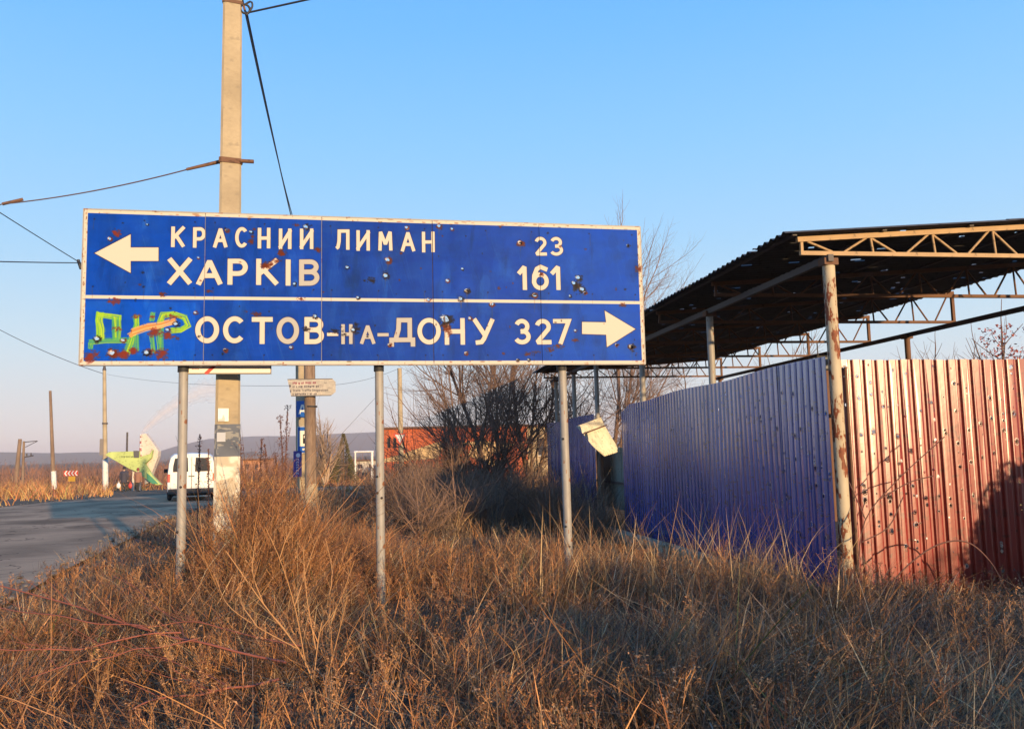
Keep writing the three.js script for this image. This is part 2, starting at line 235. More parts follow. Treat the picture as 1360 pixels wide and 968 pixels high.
  // green brush graffiti
  const brush = (pts, w, cols) => { for (let k = 0; k < 16; k++) { x.strokeStyle = cols[k % cols.length]; x.globalAlpha = .45 + R() * .4; x.lineWidth = pxw(w) / (4 + R() * 4); if (R() < .5) x.setLineDash([14 + R() * 40, R() * 9]); else x.setLineDash([]); x.lineJoin = 'round'; x.lineCap = 'round'; const o = (k / 15 - .5) * pxw(w) * .88; x.beginPath(); pts.forEach(([gx, gy], i) => { const [a, b] = S(110 + gx / 9.07, 400 + gy / 9.07), q = pts[Math.min(i + 1, pts.length - 1)], p = pts[Math.max(i - 1, 0)], L = Math.hypot(q[0] - p[0], q[1] - p[1]) || 1; const ox = -(q[1] - p[1]) / L * o + (R() - .5) * 7, oy = (q[0] - p[0]) / L * o + (R() - .5) * 7; i ? x.lineTo(a + ox, b + oy) : x.moveTo(a + ox, b + oy); }); x.stroke(); x.globalAlpha = 1; x.setLineDash([]); } };
  const gr = ['#7cae2c', '#98b828', '#5f9c42', '#a8bc34', '#86b030'], gg = ['#3f8c60', '#549a4c', '#3a8470', '#7ca63c'];
  brush([[205, 140], [190, 230], [205, 330], [215, 470]], 9.5, gr); brush([[190, 160], [330, 180], [450, 190]], 7, gr); brush([[400, 200], [405, 330], [400, 460]], 10, [...gr, ...gg]); brush([[70, 490], [260, 480], [560, 470]], 6, gg); brush([[95, 500], [95, 570]], 5, gg);
  brush([[640, 180], [640, 280], [600, 420], [530, 620]], 7.5, [...gr, ...gg]); brush([[640, 420], [645, 590]], 6, gg); brush([[845, 140], [830, 230]], 6, gg); brush([[830, 420], [850, 620]], 6, gg);
  brush([[930, 260], [960, 170], [1090, 150], [1220, 200], [1260, 290], [1180, 350], [1060, 350]], 7.5, gr); brush([[940, 250], [920, 400], [930, 580]], 7, gg); brush([[560, 420], [690, 330], [830, 300]], 6, ['#c98a4a', '#d9a060', '#b9743a']);
  brush([[590, 370], [760, 315], [930, 290], [1110, 235]], 8, ['#c08048', '#cf9860', '#a9642f', '#d8ab78']);
  // rust, chips and stains round the hits
  const blot = (px, py, rx, ry, col, al = .8) => { const [a, b] = S(px, py); rx *= 1.45; ry *= 1.4; x.fillStyle = col; for (let k = 0; k < 38; k++) { const an = R() * 6.283, q = R() ** .7, p = a + Math.cos(an) * pxw(rx) * q, o = b + Math.sin(an) * pxw(ry) * q, s = pxw(Math.min(rx, ry)) * (.12 + .42 * R() * (1.1 - q)); x.globalAlpha = al * (.25 + R() * .55); x.beginPath(); for (let z = 0; z < 7; z++) { const ag = z / 7 * 6.283, w = s * (.5 + R() * .9); z ? x.lineTo(p + Math.cos(ag) * w * 1.4, o + Math.sin(ag) * w) : x.moveTo(p + Math.cos(ag) * w * 1.4, o + Math.sin(ag) * w); } x.fill(); } x.globalAlpha = 1; };
  const rust = '#5a2414', red = '#6e2a20', dark = '#1a1418';
  [[154, 309, 4, 4], [122, 472, 7, 5], [118, 477, 4, 5], [154, 470, 8, 4], [164, 470, 5, 5], [176, 466, 5, 4], [215, 470, 6, 6], [199, 468, 5, 4], [150, 400, 6, 4], [222, 445, 7, 4], [205, 441, 6, 5], [228, 421, 8, 3], [155, 437, 5, 2.5], [181, 420, 5, 2.5], [202, 421, 3, 2]].forEach(([a, b, c1, d]) => blot(a, b, c1, d, red));
  [[340, 417, 5, 3], [393, 299, 4, 2], [357, 352, 5, 4], [367, 346, 6, 2.6], [351, 353, 4, 3], [215, 391, 4, 2.5], [400, 397, 5, 2], [592, 434, 5, 6], [596, 440, 3, 6], [700, 470, 7, 2.2], [712, 468, 6, 2], [742, 460, 6, 3], [730, 464, 5, 3], [764, 452, 4, 2.5], [827, 405, 4, 3], [719, 365, 2.5, 2.5], [839, 461, 5, 3.4], [848, 357, 5, 4], [277, 387, 4, 2], [333, 321, 3, 3], [422, 332, 3, 3], [374, 336, 4, 4]].forEach(([a, b, c1, d]) => blot(a, b, c1, d, rust));
  [[766, 380, 5, 9], [592, 424, 4, 4], [515, 345, 3, 2], [493, 372, 4, 4], [446, 440, 8, 3], [407, 437, 5, 3], [512, 366, 3, 5], [473, 437, 4, 7], [653, 405, 3, 2], [706, 393, 4, 2.5], [583, 301, 4, 2], [839, 462, 4, 2]].forEach(([a, b, c1, d]) => blot(a, b, c1, d, dark, .7));
  for (let k = 0; k < 70; k++) blot(115 + R() * 735, 290 + R() * 190, .5 + R() * 1.6, .5 + R() * 1.6, R() < .6 ? rust : dark, .6);
  signHoles.forEach(([px, py, r]) => { blot(px + .6, py + .6, r * 1.7, r * 1.7, R() < .5 ? dark : rust, .75); blot(px - r * .5, py - r * .4, r * .9, r * .8, '#d8d4cc', .6); });
  signHoles.forEach(([px, py, r]) => { if (r > 1.8) { const [a, b] = S(px, py); for (let k = 0; k < 3; k++) { x.strokeStyle = `rgba(110,70,40,${.1 + R() * .16})`; x.lineWidth = 1 + R() * 3; x.beginPath(); x.moveTo(a + (R() - .5) * 6, b); x.lineTo(a + (R() - .5) * 8, b + 20 + R() * 50); x.stroke(); } } });
  for (let k = 0; k < 300; k++) { const e = R() * 4 | 0, w = pxw(5); const a = e < 2 ? R() * SW : e === 2 ? R() * w : SW - R() * w, b = e === 0 ? R() * w : e === 1 ? SHP - R() * w : R() * SHP; x.fillStyle = `rgba(${70 + R() * 60 | 0},${40 + R() * 20 | 0},20,${.15 + R() * .5})`; x.beginPath(); x.ellipse(a, b, 1 + R() ** 2 * (e < 2 ? 12 : 2.5), 1 + R() ** 2 * (e < 2 ? 2.2 : 8), 0, 0, 7); x.fill(); }
  const t = new THREE.CanvasTexture(c); t.colorSpace = THREE.SRGBColorSpace; t.anisotropy = 8; return { t, xs: xs.map((q) => q / PX) };
})();
{
  const R = rng(77), sign = thing('direction_sign', 'large blue road direction sign with Cyrillic towns, distances, two white arrows and bullet holes', 'road sign', V(-1.426, 0, -9.1));
  const L = (s, t, n = 0) => SA.clone().addScaledVector(sDir, s).add(V(0, SBOT + t, 0)).addScaledVector(sNor, n).sub(sign.position);
  const basis = new THREE.Matrix4().makeBasis(sDir, V(0, 1, 0), sNor);
  const mFace = new THREE.MeshPhysicalMaterial({ map: signTexture.t, roughness: .5, specularIntensity: .12, side: THREE.DoubleSide });
  for (let i = 0; i < 5; i++) {
    const s0 = signTexture.xs[i] + (i ? .0035 : 0), s1 = signTexture.xs[i + 1] - (i < 4 ? .0035 : 0), sh = new THREE.Shape([new THREE.Vector2(s0, 0), new THREE.Vector2(s1, 0), new THREE.Vector2(s1, SH), new THREE.Vector2(s0, SH)]);
    for (const [px, py, r] of signHoles) { const [s, t] = signST(px, py), m = r / 122; if (s - m * 1.4 > s0 && s + m * 1.4 < s1 && t > m * 1.5 && t < SH - m * 1.5) { const h = new THREE.Path(), n = 9, a0 = R() * 6; for (let k = 0; k < n; k++) { const a = a0 - k / n * 6.283, q = m * (.65 + R() * .6); k ? h.lineTo(s + Math.cos(a) * q * 1.15, t + Math.sin(a) * q * .9) : h.moveTo(s + Math.cos(a) * q * 1.15, t + Math.sin(a) * q * .9); } sh.holes.push(h); } }
    const g = new THREE.ExtrudeGeometry(sh, { depth: .003, bevelEnabled: false }), p = g.attributes.position, uv = g.attributes.uv;
    const bow = (R() - .5) * .012, tl = (R() - .5) * .006;
    for (let k = 0; k < p.count; k++) { uv.setXY(k, p.getX(k) / SLEN, p.getY(k) / SH); p.setZ(k, p.getZ(k) + i % 2 * .0025 + tl * (p.getX(k) - s0)); }
    g.applyMatrix4(basis.clone().setPosition(L(0, 0, 0))); g.computeVertexNormals();
    put('panel', g, mFace, sign);
  }
  const edge = [];
  edge.push(beam(L(-.01, -.007, -.02), L(SLEN + .01, -.007, -.02), .012, .05, sNor), beam(L(-.01, SH + .007, -.02), L(SLEN + .01, SH + .007, -.02), .012, .05, sNor), beam(L(-.007, -.001, -.02), L(-.007, SH + .001, -.02), .012, .05, sNor), beam(L(SLEN + .007, -.001, -.02), L(SLEN + .007, SH + .001, -.02), .012, .05, sNor));
  put('edge_frame', edge, mPost, sign);
  for (const t of [.22, .82, 1.4]) put('back_rail', beam(L(.05, t, -.05), L(SLEN - .05, t, -.05), .05, .04, sNor), mPost, sign);
  for (const [px, pb] of [[240, 0], [503.5, 0], [749, 0]]) {
    const [s] = signST(px, 484), top = L(s, SH - .15, -.125), lean = 0, bot = top.clone(); bot.y = groundH(top.x + sign.position.x, -(top.z + sign.position.z)) - .3; bot.x += (px > 700 ? .03 : .01);
    const p = put('post', rod(bot, top, .047, .047, 16), mPost, sign);
    const cl = top.clone().lerp(bot, 0); cl.y = SBOT - .045; put('clamp', rod(V(cl.x, SBOT - .07, cl.z), V(cl.x, SBOT - .005, cl.z), .056, .056, 16), mBlack, p);  // black ring on the post top: the shade under the sign, put into colour
    for (let k = 0; k < 3; k++) { const yy = 1.9 - R() * 1.5; put('bullet_hole', new THREE.SphereGeometry(.014, 8, 6).translate(mix(bot.x, top.x, .4) + (R() - .5) * .05, yy, top.z + .043), mBlack, p); }
  }
  for (let k = 0; k < 4; k++) put('seam_strip', beam(L(signTexture.xs[k + 1], .01, -.012), L(signTexture.xs[k + 1], SH - .01, -.012), .03, .006, sNor), k < 2 ? mPost : mRust, sign);
}

// ------------------------------------------------------------------ corrugated sheets, with real bullet holes
const SO = V(3.46, 0, -9.0), sd = V(-.15, 0, -1).normalize(), sp = V(1, 0, -.15).normalize();   // the shelter's own axes: u away along the yard, v to the right
const W3 = (u, v, y) => SO.clone().addScaledVector(sd, u).addScaledVector(sp, v).add(V(0, y, 0));
const PITCH = .142, PROFILE = [[0, 0], [.011, .0028], [.079, .0034], [.09, 0], [.101, -.028], [.131, -.028], [PITCH, 0]];
// a sheet in its own plane: s across, y up, profile depth along the normal. topAt/botAt give the edges.
function sheetGeo(s0, s1, botAt, topAt, R, holes, dents, colors) {
  const parts = [];
  for (let k = 0, s = s0; s < s1 - 1e-6; k++, s += PITCH) for (let f = 0; f < PROFILE.length - 1; f++) {
    const [a, za] = PROFILE[f], [b, zb] = PROFILE[f + 1], A = s + a, B = Math.min(s + b, s1); if (A >= s1) break;
    const y0 = botAt(A), y1 = topAt(A), y2 = topAt(B), y3 = botAt(B), sh = new THREE.Shape([new THREE.Vector2(A, y0), new THREE.Vector2(B, y3), new THREE.Vector2(B, y2), new THREE.Vector2(A, y1)]);
    for (const h of holes) { const r = h.r; if (h.s - r * 1.3 > A && h.s + r * 1.3 < B && h.y - r * 1.6 > Math.max(y0, y3) && h.y + r * 1.6 < Math.min(y1, y2)) { const p = new THREE.Path(); for (let q = 0; q < 8; q++) { const an = -q / 8 * 6.283 + h.a, w = r * (.75 + .45 * hash2(q, h.a * 100 | 0, 3)); p[q ? 'lineTo' : 'moveTo'](h.s + Math.cos(an) * w, h.y + Math.sin(an) * w * h.e); } sh.holes.push(p); h.z = za; h.ok = true; } }
    const g = clean(new THREE.ShapeGeometry(sh)), p = g.attributes.position, uv = g.attributes.uv;
    for (let q = 0; q < p.count; q++) { const t = (p.getX(q) - A) / (B - A); p.setZ(q, mix(za, zb, t)); uv.setXY(q, p.getX(q), p.getY(q)); }
    g.computeVertexNormals(); paint(g, colors.paint); parts.push(g);
  }
  for (const h of holes) if (h.ok) {                         // torn petals round each hole, bare metal and rust
    const n = 8, pos = [], r = h.r;
    for (let q = 0; q < n; q++) { const a = q / n * 6.283 + h.a, b = (q + 1) / n * 6.283 + h.a, o = r * 1.55, i = r * .95, up = .35 * r * (h.out ? 1 : -1) * (.6 + hash2(q, 1, h.a * 50 | 0)); pos.push(h.s + Math.cos(a) * o, h.y + Math.sin(a) * o * h.e, h.z + .0012, h.s + Math.cos(b) * o, h.y + Math.sin(b) * o * h.e, h.z + .0012, h.s + Math.cos((a + b) / 2) * i, h.y + Math.sin((a + b) / 2) * i * h.e, h.z + Math.max(.002, up)); }
    const g = new THREE.BufferGeometry(); g.setAttribute('position', new THREE.Float32BufferAttribute(pos, 3)); g.setAttribute('uv', new THREE.Float32BufferAttribute(new Float32Array(n * 6), 2)); g.computeVertexNormals(); paint(g, h.c); parts.push(g);
  }
  for (const d of dents) {                                   // dents and paint chips: small dished flakes standing off the sheet
    const n = 7, pos = []; for (let q = 0; q < n; q++) { const a = q / n * 6.283, b = (q + 1) / n * 6.283, w = (k) => d.r * (.7 + .6 * hash2(k % n, d.s * 999 | 0, 7)); pos.push(d.s + Math.cos(a) * w(q), d.y + Math.sin(a) * w(q) * 1.2, .0015, d.s + Math.cos(b) * w(q + 1), d.y + Math.sin(b) * w(q + 1) * 1.2, .0015, d.s + d.dx, d.y - d.r * .2, .0015 + d.h); }
    const g = new THREE.BufferGeometry(); g.setAttribute('position', new THREE.Float32BufferAttribute(pos, 3)); g.setAttribute('uv', new THREE.Float32BufferAttribute(new Float32Array(n * 6), 2)); g.computeVertexNormals(); paint(g, d.c); parts.push(g);
  }
  return merge(parts);
}
function holesFor(R, s0, s1, y0, y1, n, rmin, rmax, out) {
  const list = []; for (let k = 0; k < n; k++) { const cell = Math.floor((s1 - s0) / PITCH * R()), s = s0 + cell * PITCH + (R() < .9 ? .037 + R() * .016 : .116); list.push({ s, y: mix(y0, y1, R() ** .8), r: mix(rmin, rmax, R() ** 1.5), a: R() * 6, e: .8 + R() * .6, out, c: R() < .35 ? [.5, .42, .34] : R() < .5 ? [.12, .04, .025] : [.04, .03, .03] }); } return list;
}
const mRed = new THREE.MeshPhysicalMaterial({ side: THREE.DoubleSide, ior: 1.9, vertexColors: true, map: reuse(tPaint, .9), roughness: .3, bumpMap: reuse(nGrain, .8), bumpScale: .0012, metalness: 0 });
const mBlue = new THREE.MeshPhysicalMaterial({ side: THREE.DoubleSide, ior: 2.2, clearcoat: 1, clearcoatRoughness: .12, vertexColors: true, map: reuse(tPaint, .9), roughness: .24, bumpMap: reuse(nGrain, .8), bumpScale: .0008 });
const RED = [.245, .014, .006], BLUE = [.006, .040, .27];
{ // red fence, facing the camera
  const fence = thing('red_fence', 'red corrugated metal fence riddled with bullet holes, standing in dry grass', 'fence', W3(.06, .1, 0)), R = rng(301);
  const m = new THREE.Matrix4().makeBasis(sp, V(0, 1, 0), sd.clone().multiplyScalar(-1));
  const chips = [];
  for (let i = 0; i < 4; i++) {
    const s0 = i * 8 * PITCH, s1 = s0 + 8 * PITCH + .02, lift = (R() - .5) * .02, holes = holesFor(R, s0, s1, .15, 2.45, 64, .008, .0235, i % 2 < 1), dents = [];
    for (let k = 0; k < 46; k++) dents.push({ s: s0 + (Math.floor(R() * 8)) * PITCH + .012 + R() * .064, y: .2 + R() * 2.25, r: .005 + .014 * R() ** 2, dx: (R() - .5) * .01, h: .002 + R() * .006, c: R() < .4 ? [.62, .56, .48] : R() < .6 ? [.28, .05, .03] : [.16, .06, .04] });
    const g = sheetGeo(s0, s1, () => -.1, (s) => 2.5 + lift * .5 + .003 * Math.sin(s * 9 + i), R, holes, dents, { paint: i === 2 ? [.23, .016, .008] : RED });
    const p = g.attributes.position, wob = R() * 6; for (let q = 0; q < p.count; q++) p.setZ(q, p.getZ(q) + i % 2 * .003 + .010 * Math.sin(p.getX(q) * 2.2 + wob) * Math.sin(p.getY(q) * 1.6 + wob) );
    g.computeVertexNormals(); put('sheet', g.applyMatrix4(m), mRed, fence);
  }
  for (const y of [.35, 1.3, 2.2]) put('rail', beam(sp.clone().multiplyScalar(.02).add(V(0, y, 0)).addScaledVector(sd, .07), sp.clone().multiplyScalar(4.5).add(V(0, y, 0)).addScaledVector(sd, .07), .04, .04), mRust, fence);
  for (const s of [1.5, 3.0, 4.5]) put('fence_post', beam(sp.clone().multiplyScalar(s).add(V(0, -.3, 0)).addScaledVector(sd, .14), sp.clone().multiplyScalar(s).add(V(0, 2.4, 0)).addScaledVector(sd, .14), .06, .06, sp), mRust, fence);
}
const topBlue = (u) => mix(2.53, 2.37, sm(0, 15, u)) + .015 * Math.sin(u * 1.7);
{ // blue fence running away along the yard, with a gap where one sheet is torn up
  const fence = thing('blue_fence', 'long blue corrugated metal fence running back from the rusty post, with a torn gap', 'fence', W3(-.03, -.12, 0)), R = rng(407);
  const m = new THREE.Matrix4().makeBasis(sd, V(0, 1, 0), sp.clone().multiplyScalar(-1));
  const w = 8 * PITCH; let n = 0;
  for (let u = 0; u < 15; u += w, n++) {
    if (n === 7 || n === 8) continue;
    const holes = holesFor(R, u, u + w, .3, 2.35, u < 8 ? 46 : 18, .007, .022, R() < .5), dents = []; for (let k = 0; k < 22; k++) dents.push({ s: u + Math.floor(R() * 8) * PITCH + .012 + R() * .064, y: .4 + R() * 1.9, r: .004 + .012 * R() ** 2, dx: (R() - .5) * .01, h: .002 + R() * .005, c: R() < .35 ? [.3, .32, .4] : [.03, .03, .06] });
    for (const h of holes) h.c = R() < .4 ? [.3, .3, .36] : [.03, .025, .04];
    const base = groundH(W3(u, -.12, 0).x, -W3(u, -.12, 0).z), g = sheetGeo(u, u + w + .02, () => base + .06, (s) => topBlue(s) + (n === 6 ? -.12 * sm(u + .5, u + w, s) : 0), R, holes, dents, { paint: [BLUE[0], BLUE[1] * (1 + .1 * R()), BLUE[2] * (.92 + .16 * R())] });
    const p = g.attributes.position, wob = R() * 6; for (let q = 0; q < p.count; q++) p.setZ(q, p.getZ(q) + n % 2 * .003 + .014 * Math.sin(p.getX(q) * 2 + wob) * Math.sin(p.getY(q) * 1.4 + wob) + (n === 6 ? .12 * sm(u + .3, u + w, p.getX(q)) * sm(.9, 0, p.getY(q) - 1.2) * .0 : 0));
    g.computeVertexNormals(); put('sheet', place(g, m), mBlue, fence);
  }
  const lift = sp.clone().multiplyScalar(.08);
  for (const y of [.5, 1.9]) for (const [a, b] of [[0, 7.95], [10.2, 15.6]]) put('rail', beam(sd.clone().multiplyScalar(a).add(V(0, y, 0)).add(lift), sd.clone().multiplyScalar(b).add(V(0, y, 0)).add(lift), .04, .04), mRust, fence);
  for (const u of [2.6, 5.2, 7.9, 10.2, 12.8, 15.5]) put('fence_post', beam(sd.clone().multiplyScalar(u).add(V(0, -.4, 0)).addScaledVector(sp, .14), sd.clone().multiplyScalar(u).add(V(0, 2.2, 0)).addScaledVector(sp, .14), .06, .06, sp), mRust, fence);
}
{ // the sheet torn from the blue fence: bent out and over so that its cream back shows
  const flap = thing('torn_fence_sheet', 'torn corrugated sheet bent out of the blue fence, cream back showing', 'metal sheet', W3(9.0, -.12, 0));
  const hinge = [at(803, 606, 18.3), at(788, 592, 18.15), at(776, 577, 18.1), at(766, 566, 18.1)], edge = [at(825, 599, 18.45), at(813, 580, 18.55), at(805, 566, 18.6), at(799, 554, 18.65)];
  const A = new THREE.CatmullRomCurve3(hinge), B = new THREE.CatmullRomCurve3(edge), pos = [], uv = [], idx = [], nu = 20, nv = 24;
  for (let j = 0; j <= nv; j++) { const a = A.getPoint(j / nv), b = B.getPoint(j / nv), ac = b.clone().sub(a).normalize(), nn = ac.clone().cross(V(0, 1, 0)).normalize(); for (let i = 0; i <= nu; i++) { const t = i / nu, q = a.clone().lerp(b, t).addScaledVector(nn, (i % 5 < 1 ? -.02 : 0) + (j / nv < .06 ? .02 * Math.sin(i * 2.4) : 0)); q.sub(flap.position); pos.push(q.x, q.y, q.z); uv.push(t * 1.1, j / nv * 1.2); } }
  for (let j = 0; j < nv; j++) for (let i = 0; i < nu; i++) { const o = j * (nu + 1) + i; idx.push(o, o + 1, o + nu + 2, o, o + nu + 2, o + nu + 1); }
  const g = new THREE.BufferGeometry(); g.setAttribute('position', new THREE.Float32BufferAttribute(pos, 3)); g.setAttribute('uv', new THREE.Float32BufferAttribute(uv, 2)); g.setIndex(idx); g.computeVertexNormals();
  put('bent_sheet', g, M({ color: C(.72, .66, .50), map: reuse(tPaint, 1), roughness: .6 }), flap);
  const e = [hinge[2].clone(), edge[2].clone()].map((q) => q.sub(flap.position).add(V(0, .02, .04))); put('stiffener', beam(e[0], e[1], .05, .02), mRust, flap);
}
{ // grey-green panel behind the gap
  const door = thing('inner_panel', 'grey green metal panel standing in the gap behind the torn blue fence', 'panel', W3(10.6, .32, 0)), R = rng(9);
  const m = new THREE.Matrix4().makeBasis(sd, V(0, 1, 0), sp.clone().multiplyScalar(-1)), mg = M({ color: C(.21, .235, .20), map: reuse(tPaint, 1), roughness: .65 });
  for (let k = 0; k < 6; k++) put('panel_board', place(box(.4, 1.35, .02, -1.2 + k * .415, .95, (k % 2) * .006), m), mg, door);
  put('cross_rail', place(box(2.5, .05, .04, -.15, .85, .035), m), mDarkSteel, door);
  for (const s of [-1.35, 1.15]) put('upright', place(box(.06, 2.1, .06, s, .85, -.04), m), mRust, door);
}
{ // concrete footing strip along the blue fence
  const kerb = thing('concrete_kerb', 'low concrete footing along the foot of the blue fence', 'kerb', W3(3, -.4, -.3));
  for (let k = 0; k < 5; k++) { const a = W3(1.6 + k * 2.6, -.5, .02 - .03 * k).sub(kerb.position), b = W3(4.15 + k * 2.6, -.5, .02 - .03 * (k + 1)).sub(kerb.position); put('kerb_block', beam(a, b, .2, .26), mConcrete, kerb); }
}

// ------------------------------------------------------------------ the shelter
{
  const sh = thing('open_shelter', 'open sided shelter with a dark corrugated roof on rusty pipe posts and lattice trusses', 'shelter', W3(0, 0, 0)), R = rng(515);
  const L = (u, v, y) => W3(u, v, y).sub(sh.position), top = (v) => 3.83 + (v + .35) * .068;
  const postsL = [0, 3.43, 6.85, 10.35, 12.7, 15], postsR = [.1, 2.9, 6.0, 9.0, 12.4, 15];
  for (const [list, v] of [[postsL, 0], [postsR, 4.89]]) for (const u of list) {
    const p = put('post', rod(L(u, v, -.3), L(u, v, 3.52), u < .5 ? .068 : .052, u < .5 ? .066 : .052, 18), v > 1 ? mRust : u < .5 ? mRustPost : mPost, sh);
    put('head_bracket', beam(L(u, v - .08, 3.56), L(u, v + .08, 3.56), .14, .075), mRust, p);
  }
  put('front_pipe', rod(L(.02, .135, .2), L(.02, .135, 2.42), .018, .018, 8), mRust, sh);
  for (const v of [-.02, 4.89]) put('eaves_beam', beam(L(-.1, v, 3.59), L(15.6, v, 3.59), .06, .075), mDarkSteel, sh);
  for (const u of [-.02, 2.4, 4.8, 7.4, 9.9, 12.5, 15.1]) {
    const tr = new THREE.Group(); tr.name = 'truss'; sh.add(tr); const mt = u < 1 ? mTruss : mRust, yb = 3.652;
    put('bottom_chord', beam(L(u, -.33, yb), L(u, 5.02, yb), .045, .045), mt, tr);
    put('top_chord', beam(L(u, -.36, top(-.36) - .03), L(u, 5.02, top(5.02) - .03), .05, .055), mt, tr);
    put('end_bar', beam(L(u, -.31, yb), L(u, -.31, top(-.31) - .05), .03, .03, sd), mt, tr); put('end_bar', beam(L(u, 4.99, yb), L(u, 4.99, top(4.99) - .05), .05, .05, sd), mt, tr);
    const n = 7, step = 5.2 / n; for (let k = 0; k < n; k++) {
      const v0 = -.24 + k * step, vm = v0 + step * .42, v1 = v0 + step * .5, vt = v0 + step;
      put('web_bar', rod(L(u, v0, top(v0) - .055), L(u, vm - .03, yb + .02), .014, .014, 6), mt, tr); put('web_bar', rod(L(u, v1 + .05, yb + .02), L(u, vt - .05, top(vt) - .055), .014, .014, 6), mt, tr);
      if (k < n - 1) put('web_upright', rod(L(u, vt, top(vt) - .055), L(u, vt + .02, yb + .02), .014, .014, 6), mt, tr);
    }
  }
  for (let k = 0; k < 6; k++) { const v = -.42 + k * 1.05; put('purlin', beam(L(-.1, v, top(v) + .012), L(15.6, v, top(v) + .012), .05, .024), mDarkSteel, sh); }
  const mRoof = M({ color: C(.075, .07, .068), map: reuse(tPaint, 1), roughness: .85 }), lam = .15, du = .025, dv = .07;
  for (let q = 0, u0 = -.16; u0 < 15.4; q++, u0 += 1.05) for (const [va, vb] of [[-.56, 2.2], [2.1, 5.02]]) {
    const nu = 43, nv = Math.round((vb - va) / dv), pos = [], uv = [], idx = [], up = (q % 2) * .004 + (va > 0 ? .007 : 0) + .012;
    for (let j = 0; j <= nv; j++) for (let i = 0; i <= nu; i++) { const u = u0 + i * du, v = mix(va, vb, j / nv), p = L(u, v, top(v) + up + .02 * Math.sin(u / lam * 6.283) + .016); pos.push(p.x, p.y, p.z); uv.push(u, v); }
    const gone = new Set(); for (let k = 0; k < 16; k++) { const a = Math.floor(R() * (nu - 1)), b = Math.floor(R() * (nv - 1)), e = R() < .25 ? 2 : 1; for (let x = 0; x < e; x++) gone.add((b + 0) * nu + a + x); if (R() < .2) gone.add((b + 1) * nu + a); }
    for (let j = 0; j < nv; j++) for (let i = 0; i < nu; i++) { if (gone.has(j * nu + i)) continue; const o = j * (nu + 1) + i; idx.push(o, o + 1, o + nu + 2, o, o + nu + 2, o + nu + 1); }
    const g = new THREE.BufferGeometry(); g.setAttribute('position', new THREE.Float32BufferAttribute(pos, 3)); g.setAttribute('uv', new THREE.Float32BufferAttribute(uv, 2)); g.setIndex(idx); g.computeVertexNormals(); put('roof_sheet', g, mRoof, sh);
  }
  const lamp = thing('floodlight', 'black floodlight hanging under the shelter roof above the red fence', 'lamp', W3(7.4, 4.0, 3.5));
  put('housing', rbox(.42, .3, .1, .02, 0, -.28, .06), mBlack, lamp); put('lens', box(.36, .22, .01, 0, -.29, .118), M({ color: C(.1, .11, .12), roughness: .15 }), lamp); put('bracket', [rod(V(-.15, -.15, .03), V(-.15, .14, .02), .012), rod(V(.15, -.15, .03), V(.15, .14, .02), .012)], mDarkSteel, lamp);
}
